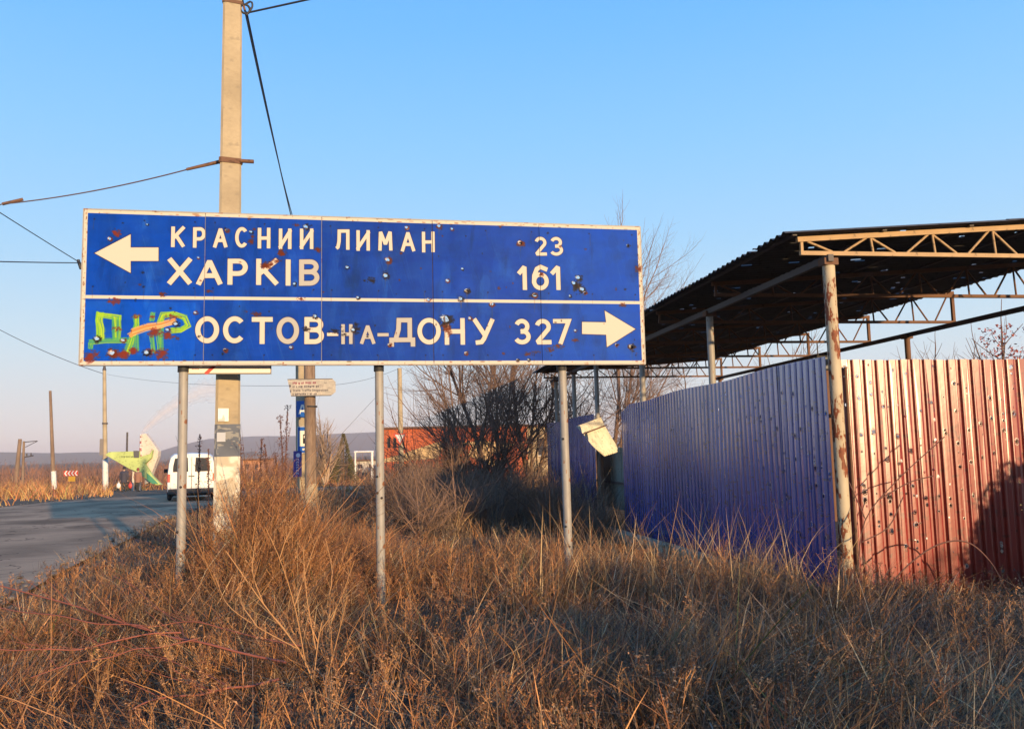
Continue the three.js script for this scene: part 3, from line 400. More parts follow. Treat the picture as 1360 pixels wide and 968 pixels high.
// ------------------------------------------------------------------ poles and wires
function standY(x, D) { return groundH(x, D) - .25; }
{ // the tall concrete pole behind the sign: a tapering trapezium
  const P = at(303, 400, 9.25), pole = thing('concrete_pole', 'tall concrete utility pole behind the blue sign, lower part painted white', 'utility pole', V(P.x, groundH(P.x, 9.25), -9.25), .42);
  const prof = (y) => { const k = mix(.86, .55, y / 9.5); return [[-.17 * k, .12 * k], [.17 * k, .12 * k], [.115 * k, -.12 * k], [-.115 * k, -.12 * k]].map(([a, b]) => [a, b]); };
  function shaft(y0, y1, grow) {
    const pos = [], uv = [], n = Math.max(1, Math.round((y1 - y0) * 3)), ring = (y) => { const q = prof(y), out = []; q.forEach(([a, b], i) => { const [c, d] = q[(i + 1) % 4], cut = .12; out.push([mix(a, c, cut) * (1 + grow), mix(b, d, cut) * (1 + grow)], [mix(a, c, 1 - cut) * (1 + grow), mix(b, d, 1 - cut) * (1 + grow)]); }); return out; };
    for (let j = 0; j < n; j++) { const ya = mix(y0, y1, j / n), yb = mix(y0, y1, (j + 1) / n), A = ring(ya), B = ring(yb); for (let i = 0; i < 8; i++) { const k = (i + 1) % 8; pos.push(A[i][0], ya, A[i][1], A[k][0], ya, A[k][1], B[k][0], yb, B[k][1], A[i][0], ya, A[i][1], B[k][0], yb, B[k][1], B[i][0], yb, B[i][1]); for (const [q, y] of [[i, ya], [i + 1, ya], [i + 1, yb], [i, ya], [i + 1, yb], [i, yb]]) uv.push(q * .12, y); } }
    const g = new THREE.BufferGeometry(); g.setAttribute('position', new THREE.Float32BufferAttribute(pos, 3)); g.setAttribute('uv', new THREE.Float32BufferAttribute(uv, 2)); g.computeVertexNormals(); return g;
  }
  const tOld = texture(256, (u, v) => { const w = sm(.4, .5, fbm(u * 6, v * 6, 201, 5, 6)), r = fbm(u * 20, v * 20, 203, 3, 20); return lerp3(hex(0xd8d2c2), hex(0xa79a84), w * .7 + r * .2); });
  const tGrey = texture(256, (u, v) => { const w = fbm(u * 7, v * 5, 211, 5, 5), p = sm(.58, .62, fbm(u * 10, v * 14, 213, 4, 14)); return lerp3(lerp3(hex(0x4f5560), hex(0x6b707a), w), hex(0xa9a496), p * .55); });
  put('shaft', shaft(-.4, 9.5, 0), mConcrete, pole);
  put('white_base', shaft(-.1, 1.53, .016), M({ map: reuse(tOld, 1), roughness: .85 }), pole);
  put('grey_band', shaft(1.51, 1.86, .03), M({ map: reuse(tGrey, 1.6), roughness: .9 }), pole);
  put('notice', box(.11, .14, .004, -.05, 1.96, .116), mWhite, pole); put('notice', box(.09, .1, .004, -.07, 1.72, .122), M({ color: C(.4, .42, .46) }), pole);
  const yc = at(303, 216, 9.25).y - pole.position.y;
  put('clamp', shaft(yc - .03, yc + .03, .12), mRust, pole); put('clamp_bolt', rod(V(.1, yc, .1), V(.24, yc - .005, .14), .022), mRust, pole);
  const yt = at(303, 6, 9.25).y - pole.position.y; put('clamp', shaft(yt - .02, yt + .02, .1), mRust, pole);
  const hook = at(325, 14, 9.25).sub(pole.position).applyAxisAngle(V(0, 1, 0), -.42), h0 = V(.09, yt, .05);
  put('hook', tube([h0, h0.clone().lerp(hook, .5).add(V(0, .03, 0)), hook], .014, 6), mRust, pole);
  put('insulator', new THREE.TorusGeometry(.055, .014, 6, 14).translate(hook.x, hook.y + .02, hook.z), mBlack, pole);
  const E = (x, y, D) => at(x, y, D);
  const wires = [];
  const far = at(398, 334, 26.2);
  solo('power_cable', [sagWire(E(327, 16, 9.25), far, .12, .012), sagWire(E(321, -4, 9.25), far.clone().add(V(.1, .1, 0)), .3, .010)], mWire, 'twisted black cable running down from the tall concrete pole', 'cable');
  solo('service_cable', [sagWire(E(332, 16, 9.25), E(2600, -524, 4), .05, .013), tube([E(327, 20, 9.25), E(335, 8, 9.25), E(333, 2, 9.25), E(322, 8, 9.25)], .012, 5)], mWire, 'black cable looping off the top of the tall concrete pole', 'cable');
  solo('guy_wire', [sagWire(E(252, 224, 9.3), E(2, 271, 10.5), .05, .008), sagWire(E(2, 271, 10.5), E(-685, 470, 16), .05, .008), rod(E(294, 214, 9.4), E(247, 225, 9.3), .022, .016, 8), rod(E(30, 264.5, 10.6), E(2, 271, 10.5), .02, .02, 8)], mRust, 'rusty guy wire with a turnbuckle pulling off the tall concrete pole', 'wire');
  solo('phone_wire', [sagWire(E(298, 430, 9.25), E(106, 349, 10.4), .0, .006), sagWire(E(106, 349, 10.4), E(-501, -49, 4.6), .03, .006)], mWire, 'thin wire slanting up from behind the sign edge', 'wire');
  solo('phone_wire', [sagWire(E(106, 349, 10.4), E(-501, 327, 4.6), .02, .006), rod(E(103, 345, 10.4), E(107, 357, 10.4), .02, .02, 6)], mWire, 'thin level wire ending at the sign edge', 'wire');
  solo('far_wire', [sagWire(E(-60, 405, 60), E(139, 497, 68), .4, .022), sagWire(E(141, 497, 68), E(400, 512, 40), .3, .009)], mWire, 'sagging wire strung to the far pole with a white foot', 'wire');
  // town limit board on the pole
  const c0 = at(248, 487, 8.84), c1 = at(360, 492, 9.02), b = thing('town_limit_board', 'white board with a red diagonal stripe fixed to the tall concrete pole', 'road sign', c0.clone().lerp(c1, .5).add(V(0, .12, 0)));
  const wdt = c0.distanceTo(c1), q = new THREE.Matrix4().makeRotationY(-Math.atan2(c1.z - c0.z, c1.x - c0.x));
  const cv = document.createElement('canvas'); cv.width = 512; cv.height = 160; const x = cv.getContext('2d'); x.fillStyle = '#e6dfcf'; x.fillRect(0, 0, 512, 160); x.strokeStyle = '#6a6258'; x.lineWidth = 6; x.strokeRect(3, 3, 506, 154);
  x.fillStyle = '#181414'; x.font = 'bold 72px sans-serif'; x.fillText("СЛОВ'ЯНСЬК", 30, 102, 452); x.strokeStyle = '#b8382c'; x.lineWidth = 18; x.beginPath(); x.moveTo(110, 160); x.lineTo(330, 0); x.stroke();
  x.fillStyle = '#a04038'; x.font = '14px sans-serif'; for (let k = 0; k < 5; k++) x.fillRect(30 + k * 9, 134, 6, 3);
  const t = new THREE.CanvasTexture(cv); t.colorSpace = THREE.SRGBColorSpace;
  const g = new THREE.BoxGeometry(wdt, .36, .02), uv = g.attributes.uv; for (let i = 0; i < 24; i++) if (i < 16 || i > 19) uv.setXY(i, .02, .9);
  put('board', g.applyMatrix4(q), M({ map: t, roughness: .5 }), b);
  put('bracket', beam(V(0, -.1, -.03), V(.03, -.1, -.09), .03, .03), mRust, b);
}
function plainPole(name, label, bx, D, yTopPx, xTopPx, r0, r1, mat, white, sides = 10) {
  const base = at(bx, 600, D), gy = groundH(base.x, D), pole = thing(name, label, 'utility pole', V(base.x, gy, -D)), top = at(xTopPx, yTopPx, D).sub(pole.position);
  { let g = rod(V(0, -.4, 0), top, r0, r1, sides); if (sides === 4) g = rod(V(0, -.4, 0), top, r0, r1, 4).rotateY(Math.PI / 4 - .3); put('shaft', g, mat, pole); }
  if (white) put('white_foot', rod(V(0, -.05, 0), top.clone().multiplyScalar(white / top.y), r0 * 1.06, r0 * 1.03, sides), mWhite, pole);
  return { pole, top };
}
{
  const a = plainPole('roadside_pole', 'pale pole with a white painted foot beside the green stele', 141, 68, 492, 138, .21, .13, mConcrete, 2.5);
  put('cap', rod(a.top, a.top.clone().add(V(0, .5, 0)), .16, .06, 8), mDarkSteel, a.pole); put('band', rod(V(a.top.x * .55, a.top.y * .55, 0), V(a.top.x * .55, a.top.y * .55 + .12, 0), .22, .22, 10), mDarkSteel, a.pole);
  put('switch_box', box(.3, 1.3, .3, -.33, 3.5, .05), M({ color: C(.2, .18, .17) }), a.pole);
  const b = plainPole('roadside_pole', 'thin leaning wooden pole with a white painted foot beside the chevron board', 73.5, 55, 519, 66, .15, .08, mWood, 1.5);
  put('footing', rbox(.75, .45, .7, .08, -.2, .12, .1), mBlack, b.pole);
  plainPole('roadside_pole', 'bare wooden pole paired with a pole with wire arms', 21, 100, 583, 26, .28, .2, mWood, 0);
  const d = plainPole('arm_pole', 'small pole with two wire arms beside a bare pole', 31, 100, 586, 31, .17, .13, mWood, 0);
  put('arm', [rod(d.top.clone().add(V(0, -.1, 0)), d.top.clone().add(V(1.6, 0, 0)), .05), rod(d.top.clone().add(V(.2, -.7, 0)), d.top.clone().add(V(1.6, -.02, 0)), .04)], mDarkSteel, d.pole); put('arm', [rod(d.top.clone().add(V(0, -1.9, 0)), d.top.clone().add(V(1.2, -1.7, 0)), .06), rod(d.top.clone().add(V(.4, -1.8, 0)), d.top.clone().add(V(.4, -1.45, 0)), .07), rod(d.top.clone().add(V(.9, -1.75, 0)), d.top.clone().add(V(.9, -1.4, 0)), .07)], mDarkSteel, d.pole);
  plainPole('roadside_pole', 'concrete pole across the asphalt that holds the guy wire', -685, 16, 330, -685, .17, .12, mConcrete, 0); plainPole('roadside_pole', 'slim concrete pole on the asphalt edge that holds the thin wires', -501, 4.6, -180, -501, .12, .09, mConcrete, 0);
  plainPole('roadside_pole', 'short broken wooden stub in the dry grass by the paired poles', 16, 98, 632, 15, .2, .18, mWood, 0);
  const e = plainPole('roadside_pole', 'pale concrete pole with a yield sign in front of the orange building', 533, 45, 489, 530.5, .15, .12, mConcrete, 0);
  solo('far_wire', sagWire(e.top.clone().add(e.pole.position), at(400, 512, 40), .3, .008), mWire, 'sagging wire from the pole by the orange building', 'wire');
  const yp = at(531, 581, 44.7), ys = thing('yield_sign', 'white triangular yield sign with red rim on the pole before the orange building', 'road sign', yp.clone());
  const tri = (r) => { const s = new THREE.Shape(); [[-.866, .5], [.866, .5], [0, -1]].forEach(([a1, b1], i) => i ? s.lineTo(a1 * r, b1 * r) : s.moveTo(a1 * r, b1 * r)); return s; };
  put('rim', boxUV(new THREE.ExtrudeGeometry(tri(.42), { depth: .02, bevelEnabled: false })), M({ color: C(.55, .08, .05) }), ys); put('face', boxUV(new THREE.ExtrudeGeometry(tri(.3), { depth: .006, bevelEnabled: false }).translate(0, .0, .021)), mWhite, ys);
}
{ // the two poles with boards by the bus stop
  const a = plainPole('stop_pole', 'square lit concrete pole carrying the blue bus stop boards', 402, 26.2, 330, 398, .2, .15, mConcrete, 0, 4);
  const b = plainPole('stop_pole', 'weathered wooden pole beside the bus stop pole, carrying the pale hotline board', 413.5, 24.4, 330, 409, .17, .15, mWood, 0, 14);
  put('wire_band', rod(at(413, 539, 24.4).sub(b.pole.position), at(413, 541, 24.4).sub(b.pole.position), .175, .175, 14), mBlack, b.pole);
  put('footing', new THREE.CylinderGeometry(.17, .28, 1.0, 9).translate(0, .3, 0), mConcrete, b.pole);
  const board = (w, h, draw, cw = 256) => { const c = document.createElement('canvas'); c.width = cw; c.height = Math.round(cw * h / w); draw(c.getContext('2d'), c.width, c.height); const t = new THREE.CanvasTexture(c); t.colorSpace = THREE.SRGBColorSpace; return M({ map: t, roughness: .55 }); };
  const plate = (name, label, cx, cy, D, w, h, turn, draw, shapePts, cat = 'sign') => {
    const p = at(cx, cy, D), th = thing(name, label, cat, p, turn), s = new THREE.Shape(shapePts.map(([u, v]) => new THREE.Vector2((u - .5) * w, (v - .5) * h)));
    const g = new THREE.ExtrudeGeometry(s, { depth: .015, bevelEnabled: false }), uv = g.attributes.uv, ps = g.attributes.position; for (let i = 0; i < uv.count; i++) uv.setXY(i, ps.getX(i) / w + .5, ps.getY(i) / h + .5);
    put('board', g, board(w, h, draw), th); put('bracket', box(w * .5, .04, .05, 0, 0, -.027), mDarkSteel, th); return th;
  };
  const sq = [[0, 0], [1, 0], [1, 1], [0, 1]];
  plate('hotline_board', 'pale weathered board with cut corners and two lines of Latin text', 413.5, 514.5, 24.15, 1.36, .5, .1, (x, W, H) => {
    x.fillStyle = '#a39c90'; x.fillRect(0, 0, W, H); const R = rng(12); for (let k = 0; k < 260; k++) { x.fillStyle = R() < .5 ? 'rgba(120,110,100,.12)' : 'rgba(230,215,190,.12)'; x.fillRect(R() * W, R() * H, 8 + R() * 30, 3 + R() * 10); }
    const dash = (y, n, c) => { x.fillStyle = c; let q = 28; for (let k = 0; k < n; k++) { const w = 3 + R() * 5; x.fillRect(q, y - 9 - R() * 3, w, 9 + R() * 3); q += w + (R() < .2 ? 9 : 2.5); } };
    dash(28, 12, '#7a3040'); x.fillStyle = '#38343c'; x.fillText('NO', 196, 28); dash(48, 15, '#4a444a'); x.font = 'bold 17px sans-serif'; x.fillStyle = '#38343c'; x.fillText('State Traffic Inspection', 28, 69, 190); dash(88, 14, '#4a444a'); x.beginPath(); x.arc(13, 38, 7, 0, 7); x.fill(); x.fillRect(14, 60, 7, 14); x.strokeStyle = '#55504c'; x.lineWidth = 5; x.beginPath(); x.moveTo(0, 2); x.lineTo(W, 2); x.moveTo(0, H - 2); x.lineTo(W, H - 2); x.stroke();
  }, [[.08, 0], [.9, 0], [1, .22], [1, .8], [.93, 1], [0, 1]]);
  plate('bus_stop_plate', 'blue bus stop plate with a white letter A on the square pole', 402, 543, 25.95, .42, .5, -.15, (x, W, H) => { x.fillStyle = '#1c5aa8'; x.fillRect(0, 0, W, H); x.fillStyle = '#e8e2d4'; x.font = 'bold 250px sans-serif'; x.fillText('А', 40, H - 55, 200); }, sq);
  plate('bus_stop_board', 'blue bus stop board with a white panel and bus symbol on the square pole', 403.5, 584, 25.95, .42, .82, -.1, (x, W, H) => { x.fillStyle = '#d8d2c6'; x.fillRect(0, 0, W, H); x.fillStyle = '#1a56a6'; x.fillRect(10, 10, W - 20, H - 20); x.fillStyle = '#e6dcc4'; x.fillRect(36, 80, W - 60, H - 210); x.fillStyle = '#2a1812'; x.fillRect(110, 150, 90, 170); x.fillStyle = '#e0d6c0'; x.fillRect(125, 170, 60, 50); x.fillRect(100, H - 90, 60, 36); }, sq);
  plate('vertical_banner', 'narrow purple banner with white dot and vertical lettering on the square pole', 395, 616, 25.8, .26, .78, -.1, (x, W, H) => { x.fillStyle = '#3c3a8c'; x.fillRect(0, 0, W, H); x.fillStyle = '#ded8e2'; x.beginPath(); x.arc(W / 2 + 20, 130, 66, 0, 7); x.fill(); for (let i = 0; i < 6; i++) { x.fillRect(W / 2 - 34, 230 + i * 82, 70, 16); x.fillRect(W / 2 - 34, 230 + i * 82, 16, 54); x.fillRect(W / 2 + 18, 244 + i * 82, 18, 40); } }, sq);
}
// ------------------------------------------------------------------ the white van on the road
{
  const P = at(254, 640, 32).add(V(-2.05 * Math.sin(.36), 0, 0)), van = thing('white_van', 'white panel van with twin rear doors parked on the asphalt', 'van', V(P.x, baseH(33) + .015, -33.9), .36);
  // local: +z is the rear towards the camera
  const mPaint = new THREE.MeshPhysicalMaterial({ color: C(.62, .62, .61), roughness: .35, clearcoat: .6, clearcoatRoughness: .1, side: THREE.DoubleSide }), mGlass = M({ color: C(.03, .032, .04), roughness: .12 }), mRubber = M({ color: C(.02, .02, .02), roughness: .9 }), mRim = M({ color: C(.35, .35, .36), roughness: .4, metalness: .6 }), mLamp = M({ color: C(.5, .03, .02), roughness: .25 });
  const sec = (z) => { // half width at heights, by section along the van
    const hood = sm(-1.1, -1.95, z), nose = sm(-1.7, -2.05, z), tail = sm(1.9, 2.05, z), roof = mix(1.80, 1.02, hood) - .12 * nose - .05 * tail, w = .86 - .09 * nose - .03 * tail;
    return [[0, .28], [w * .9, .28], [w * .985, .36], [w, .62], [w * .99, .98], [mix(w * .94, w * .9, hood), mix(1.38, .98, hood)], [mix(w * .87, w * .8, hood), roof - .14], [w * .72, roof - .03], [0, roof]];
  };
  const zs = [-2.05, -1.95, -1.8, -1.55, -1.3, -1.1, -.9, -.6, -.2, .3, .9, 1.5, 1.85, 1.97, 2.05], pos = [], idx = [], ring = [];
  zs.forEach((z) => { const h = sec(z), full = [...h, ...h.slice(1, -1).reverse().map(([a, b]) => [-a, b])]; ring.push(full.length); full.forEach(([a, b]) => pos.push(a, b, z)); });
  const n = ring[0]; for (let j = 0; j < zs.length - 1; j++) for (let i = 0; i < n; i++) { const a = j * n + i, b = j * n + (i + 1) % n, c = a + n, d = b + n; idx.push(a, b, d, a, d, c); }
  for (const j of [0, zs.length - 1]) { const c = pos.length / 3; pos.push(0, .8, zs[j]); for (let i = 0; i < n; i++) idx.push(c, j * n + i, j * n + (i + 1) % n); }
  let g = new THREE.BufferGeometry(); g.setAttribute('position', new THREE.Float32BufferAttribute(pos, 3)); g.setIndex(idx); g = g.toNonIndexed(); g.computeVertexNormals();
  put('body', boxUV(g), mPaint, van);
  const pane = (pts, z, m, par, name) => put(name, boxUV(new THREE.ExtrudeGeometry(new THREE.Shape(pts.map(([a, b]) => new THREE.Vector2(a, b))), { depth: .012, bevelEnabled: true, bevelSize: .012, bevelThickness: .006, bevelSegments: 2 }).translate(0, 0, z)), m, par);
  for (const s of [-1, 1]) {
    const d = put('rear_door', rbox(.72, .62, .03, .012, s * .375, .72, 2.055), mPaint, van);
    pane([[s * .13, 1.1], [s * .64, 1.1], [s * .635, 1.3], [s * .58, 1.58], [s * .15, 1.6]], 2.05, mGlass, van, 'rear_window');
    put('handle', rbox(.1, .03, .03, .01, s * .06, .92, 2.085), mRubber, d);
    put('tail_light', rbox(.09, .3, .08, .02, s * .795, .86, 2.03), mLamp, van);
    put('side_window', boxUV(new THREE.ExtrudeGeometry(new THREE.Shape([[-.95, 1.06], [-.05, 1.06], [-.05, 1.52], [-.55, 1.5]].map(([a, b]) => new THREE.Vector2(-a, b))), { depth: .01, bevelEnabled: false }).rotateY(Math.PI / 2).translate(s * .84 - .005, 0, 0)), mGlass, van);
    put('mirror', rbox(.16, .16, .1, .03, s * .98, 1.1, -.75), mRubber, van);
    for (const z of [-1.35, 1.3]) { const w = put('wheel', new THREE.TorusGeometry(.24, .085, 10, 24).rotateY(Math.PI / 2).translate(s * .78, .325, z), mRubber, van); put('rim', new THREE.CylinderGeometry(.19, .19, .13, 18).rotateZ(Math.PI / 2).translate(s * .78, .325, z), mRim, w); }
  }
  put('bumper', rbox(1.62, .2, .14, .04, 0, .36, 2.05), M({ color: C(.05, .05, .05), roughness: .7 }), van);
  put('underbody', box(1.4, .16, 3.6, 0, .26, -.05), mBlack, van); put('number_plate', rbox(.5, .11, .012, .004, -.37, .62, 2.077), mWhite, van);
  put('centre_seam', box(.012, 1.2, .01, 0, 1.05, 2.062), mRubber, van); put('brake_light', rbox(.3, .03, .02, .008, 0, 1.7, 2.01), mLamp, van);
  put('aerial', rod(V(-.4, 1.76, -.4), V(-.62, 2.5, .1), .008, .004, 5), mBlack, van);
}
// ------------------------------------------------------------------ two walkers
function blob(fn, centre, half, res, colorOf) {
  const mc = new MarchingCubes(res, undefined, false, false, 60000), s = res; mc.isolation = 0;
  for (let k = 0; k < s; k++) for (let j = 0; j < s; j++) for (let i = 0; i < s; i++) { const f = (q) => (q - s / 2) / (s / 2); mc.field[k * s * s + j * s + i] = -fn(centre.x + f(i) * half, centre.y + f(j) * half, centre.z + f(k) * half); }
  mc.update(); const n = mc.count, g = new THREE.BufferGeometry(), p = mc.positionArray.slice(0, n * 3), nn = mc.normalArray.slice(0, n * 3), uv = new Float32Array(n * 2), col = new Float32Array(n * 3);
  for (let i = 0; i < n; i++) { p[i * 3] = centre.x + p[i * 3] * half; p[i * 3 + 1] = centre.y + p[i * 3 + 1] * half; p[i * 3 + 2] = centre.z + p[i * 3 + 2] * half; uv[i * 2] = p[i * 3]; uv[i * 2 + 1] = p[i * 3 + 1]; col.set(colorOf(p[i * 3], p[i * 3 + 1], p[i * 3 + 2]), i * 3); }
  g.setAttribute('position', new THREE.BufferAttribute(p, 3)); g.setAttribute('normal', new THREE.BufferAttribute(nn, 3)); g.setAttribute('uv', new THREE.BufferAttribute(uv, 2)); g.setAttribute('color', new THREE.BufferAttribute(col, 3)); return g;
}
const capsule = (x, y, z, a, b, ra, rb) => { const dx = b[0] - a[0], dy = b[1] - a[1], dz = b[2] - a[2], t = Math.max(0, Math.min(1, ((x - a[0]) * dx + (y - a[1]) * dy + (z - a[2]) * dz) / (dx * dx + dy * dy + dz * dz))); return Math.hypot(x - a[0] - dx * t, y - a[1] - dy * t, z - a[2] - dz * t) - mix(ra, rb, t); };
const smin = (a, b, k) => { const h = Math.max(k - Math.abs(a - b), 0) / k; return Math.min(a, b) - h * h * k * .25; };
function walker(px, D, scale, label, coat, cap, legs, long, step, turn) {
  const P = at(px, 640, D), who = thing('person', label, 'person', V(P.x, groundH(P.x, D), -D), turn, null); who.scale.setScalar(scale);
  const hip = .9, bones = [[[-.09, hip, 0], [-.1, .48, step * .5], .085, .06], [[-.1, .48, step * .5], [-.1, .09, step], .058, .045], [[-.1, .05, step], [-.1, .04, step - .17], .045, .035], [[.09, hip, 0], [.1, .48, -step * .35], .085, .06], [[.1, .48, -step * .35], [.1, .09, -step * .6], .058, .045], [[.1, .05, -step * .6], [.1, .04, -step * .6 - .17], .045, .035], [[0, hip, 0], [0, 1.3, 0], .13, .15], [[-.16, 1.38, 0], [.16, 1.38, 0], .07, .07], [[0, 1.4, 0], [0, 1.5, -.01], .055, .05], [[0, 1.58, -.02], [0, 1.66, -.01], .085, .09], [[-.2, 1.37, 0], [-.25, 1.08, .04], .05, .042], [[-.25, 1.08, .04], [-.24, .82, -.03], .04, .032], [[-.24, .82, -.03], [-.24, .72, -.04], .032, .028], [[.2, 1.37, 0], [.25, 1.08, .02], .05, .042], [[.25, 1.08, .02], [.25, .82, -.05], .04, .032], [[.25, .82, -.05], [.25, .72, -.05], .032, .028]];
  const mP = M({ vertexColors: true, roughness: .85 });
  put('body', blob((x, y, z) => bones.reduce((d, [a, b, ra, rb]) => smin(d, capsule(x, y, z, a, b, ra, rb), .04), 9), V(0, .88, 0), .95, 64, (x, y) => y > 1.44 || (y < .8 && Math.abs(x) > .2) ? [.45, .28, .2] : y < .1 ? [.02, .02, .02] : legs), mP, who);
  put('coat', blob((x, y, z) => { let d = smin(capsule(x, y, z, [0, long + .08, 0], [0, 1.2, 0], .2, .2), capsule(x, y, z, [-.15, 1.34, 0], [.15, 1.34, 0], .12, .12), .1); for (const s of [-1, 1]) d = smin(d, Math.min(capsule(x, y, z, [s * .2, 1.36, 0], [s * .26, 1.08, .03], .085, .075), capsule(x, y, z, [s * .26, 1.08, .03], [s * .25, .86, -.04], .074, .06)), .03); return Math.max(d, long - y); }, V(0, 1.0, 0), .62, 48, () => coat), mP, who);
  put('cap', blob((x, y, z) => Math.max(capsule(x, y, z, [0, 1.64, 0], [0, 1.69, .01], .112, .1), 1.62 - y - (z > 0 ? .05 : 0)), V(0, 1.68, 0), .16, 24, () => cap), mP, who);
  return who;
}
{
  walker(164, 60, 1, 'person in a dark grey coat and dark cap walking away beside the road', [.045, .042, .06], [.03, .02, .025], [.05, .045, .045], .62, .1, .05);
  walker(182.5, 60.6, .94, 'person in a brown coat and reddish cap walking away beside the road', [.25, .125, .085], [.2, .05, .04], [.03, .03, .032], .66, -.1, -.05);
  const bag = (px, py, D, c, label) => { const p = at(px, py, D), b = thing('carrier_bag', label, 'bag', p); put('sack', new THREE.SphereGeometry(.16, 12, 9).scale(.9, 1.25, .55).translate(0, -.05, 0), M({ color: c, roughness: .5 }), b); put('grip', tube([V(-.05, .12, 0), V(0, .26, 0), V(.05, .12, 0)], .012, 5, 8), M({ color: c }), b); };
  bag(157, 644, 59.9, C(.75, .72, .7), 'white carrier bag held by the walker in grey'); bag(172.5, 644, 60, C(.5, .05, .04), 'red carrier bag held between the two walkers');
}
// ------------------------------------------------------------------ the green arrow stele, chevron board, chimney
{
  const D = 66, P = at(196, 640, D), st = thing('town_stele', 'green swept arrow stele with dark lettering and a tall cream fin', 'stele', V(P.x, groundH(P.x, D), -D));
  const loc = (x, y) => { const p = at(x, y, D).sub(st.position); return new THREE.Vector2(p.x, p.y); };
  const plate = (pts, d, z, m, name) => put(name, boxUV(new THREE.ExtrudeGeometry(new THREE.Shape(pts.map(([a, b]) => loc(a, b))), { depth: d, bevelEnabled: true, bevelSize: .02, bevelThickness: .02, bevelSegments: 1 }).translate(0, 0, z)), m, st);
  const mFin = M({ color: C(.70, .60, .50), map: reuse(tPaint, .5), roughness: .7 }), mGreen = M({ color: C(.50, .60, .20), map: reuse(tPaint, .5), roughness: .6 });
  plate([[188.5, 577], [194, 576], [203, 588], [210.5, 599], [210, 606], [201, 630], [199, 640], [193, 643], [192.5, 610], [189, 606]], .5, -.35, mFin, 'fin');
  plate([[144.5, 604], [149, 600.5], [188, 599.5], [188, 607.5], [203, 603], [206, 598], [204, 608], [195.5, 616], [206, 632], [217, 643], [211, 643.5], [199, 636], [183, 625], [176, 622]], .3, .3, mGreen, 'arrow');
  plate([[199, 628], [206, 634], [214, 642], [207, 642], [200, 637]], .04, .63, M({ color: C(.06, .24, .14) }), 'dark_panel');
  plate([[182, 599], [188.5, 599], [188.5, 607.5], [182.5, 607.5]], .05, .62, M({ color: C(.1, .1, .1) }), 'emblem_plate');
  const c = document.createElement('canvas'); c.width = 512; c.height = 96; const x = c.getContext('2d'); x.fillStyle = '#bccc7b'; x.fillRect(0, 0, 512, 96); x.fillStyle = '#1c2414'; x.font = 'bold 88px sans-serif'; x.fillText("СЛОВ'ЯНСЬК", 8, 80, 496);
  const t = new THREE.CanvasTexture(c); t.colorSpace = THREE.SRGBColorSpace; const a = loc(162, 605), b = loc(182, 608);
  put('lettering', new THREE.PlaneGeometry(b.x - a.x, .24).translate((a.x + b.x) / 2, (a.y + b.y) / 2, .632), M({ map: t, roughness: .6 }), st);
  for (const [px, py] of [[187, 578], [187, 584.5], [187, 591]]) { const q = loc(px, py); put('lamp_globe', new THREE.SphereGeometry(.12, 10, 8).translate(q.x, q.y, 0), mWhite, st); }
  for (const [px, py] of [[187, 626], [178, 640]]) { const q = loc(px, 630), h = loc(px, 622).y; put('support', rod(V(q.x, -.3, .2), V(q.x, h, .2), .09), mFin, st); }
  const m2 = at(168, 600, 90); solo('roadside_mast', rod(V(m2.x, groundH(m2.x, 90) - .3, -90), at(168.5, 574, 90), .12, .1, 8), mDarkSteel, 'dark plain mast standing behind the green stele', 'mast');
  const ch = at(93.5, 628.5, 55), cb = thing('chevron_board', 'red and white chevron board on a stand beside the leaning pole', 'road sign', V(ch.x, groundH(ch.x, 55), -55));
  const cy = ch.y - cb.position.y; put('board', box(.92, .34, .03, 0, cy, 0), M({ color: C(.5, .06, .03) }), cb);
  for (let k = 0; k < 4; k++) { const s = new THREE.Shape([[-.09, 0], [.03, .16], [.12, .16], [.0, 0], [.12, -.16], [.03, -.16]].map(([p, q]) => new THREE.Vector2(p, q))); put('chevron', boxUV(new THREE.ExtrudeGeometry(s, { depth: .01, bevelEnabled: false }).translate(-.33 + k * .22, cy, .017)), mWhite, cb); }
  put('yellow_plate', box(.44, .32, .03, .08, cy - .36, .02), M({ color: C(.62, .34, .03) }), cb); for (const s of [-.3, .3]) put('leg', rod(V(s, -.2, -.03), V(s, cy, -.03), .03), mRust, cb);
  const cp = at(186.5, 590, 600), chim = thing('factory_chimney', 'distant red and white banded factory chimney rising behind the green stele', 'chimney', V(cp.x, -2, -600)), top = at(186.5, 577, 600).y + 2;
  for (let k = 0; k < 9; k++) put('band', rod(V(0, top * k / 9, 0), V(0, top * (k + 1) / 9, 0), 1.2 - k * .05, 1.15 - k * .05, 14), k % 2 ? mWhite : M({ color: C(.35, .1, .07) }), chim);
  const puffs = [1, .62, .3].map((k, i) => { const pts = []; for (let q = 0; q <= 16; q++) { const t2 = q / 16; pts.push(at(mix(187, 285, t2), 575 - 58 * (1 - (1 - t2) ** 1.7) + 3 * (vnoise(t2 * 7, i, 8) - .5), 600 + i)); } const cu = new THREE.CatmullRomCurve3(pts), g = new THREE.TubeGeometry(cu, 64, 1, 14), ps = g.attributes.position; for (let q = 0; q < ps.count; q++) { const t2 = Math.floor(q / 15) / 64, c = cu.getPointAt(t2), v = V().fromBufferAttribute(ps, q).sub(c), r = k * mix(.9, 9, t2 ** .8) * (.75 + .5 * vnoise(t2 * 14, (q % 14) * .6, 31 + i)); v.multiplyScalar(t2 > .99 ? .05 : r).add(c); ps.setXYZ(q, v.x, v.y, v.z); } g.computeVertexNormals(); return g; });
  solo('smoke', puffs, new THREE.MeshStandardMaterial({ color: C(.62, .52, .50), transparent: true, opacity: .065, roughness: 1, depthWrite: false }), 'faint brown smoke drifting from the far chimney', 'smoke', null, 'stuff');
}
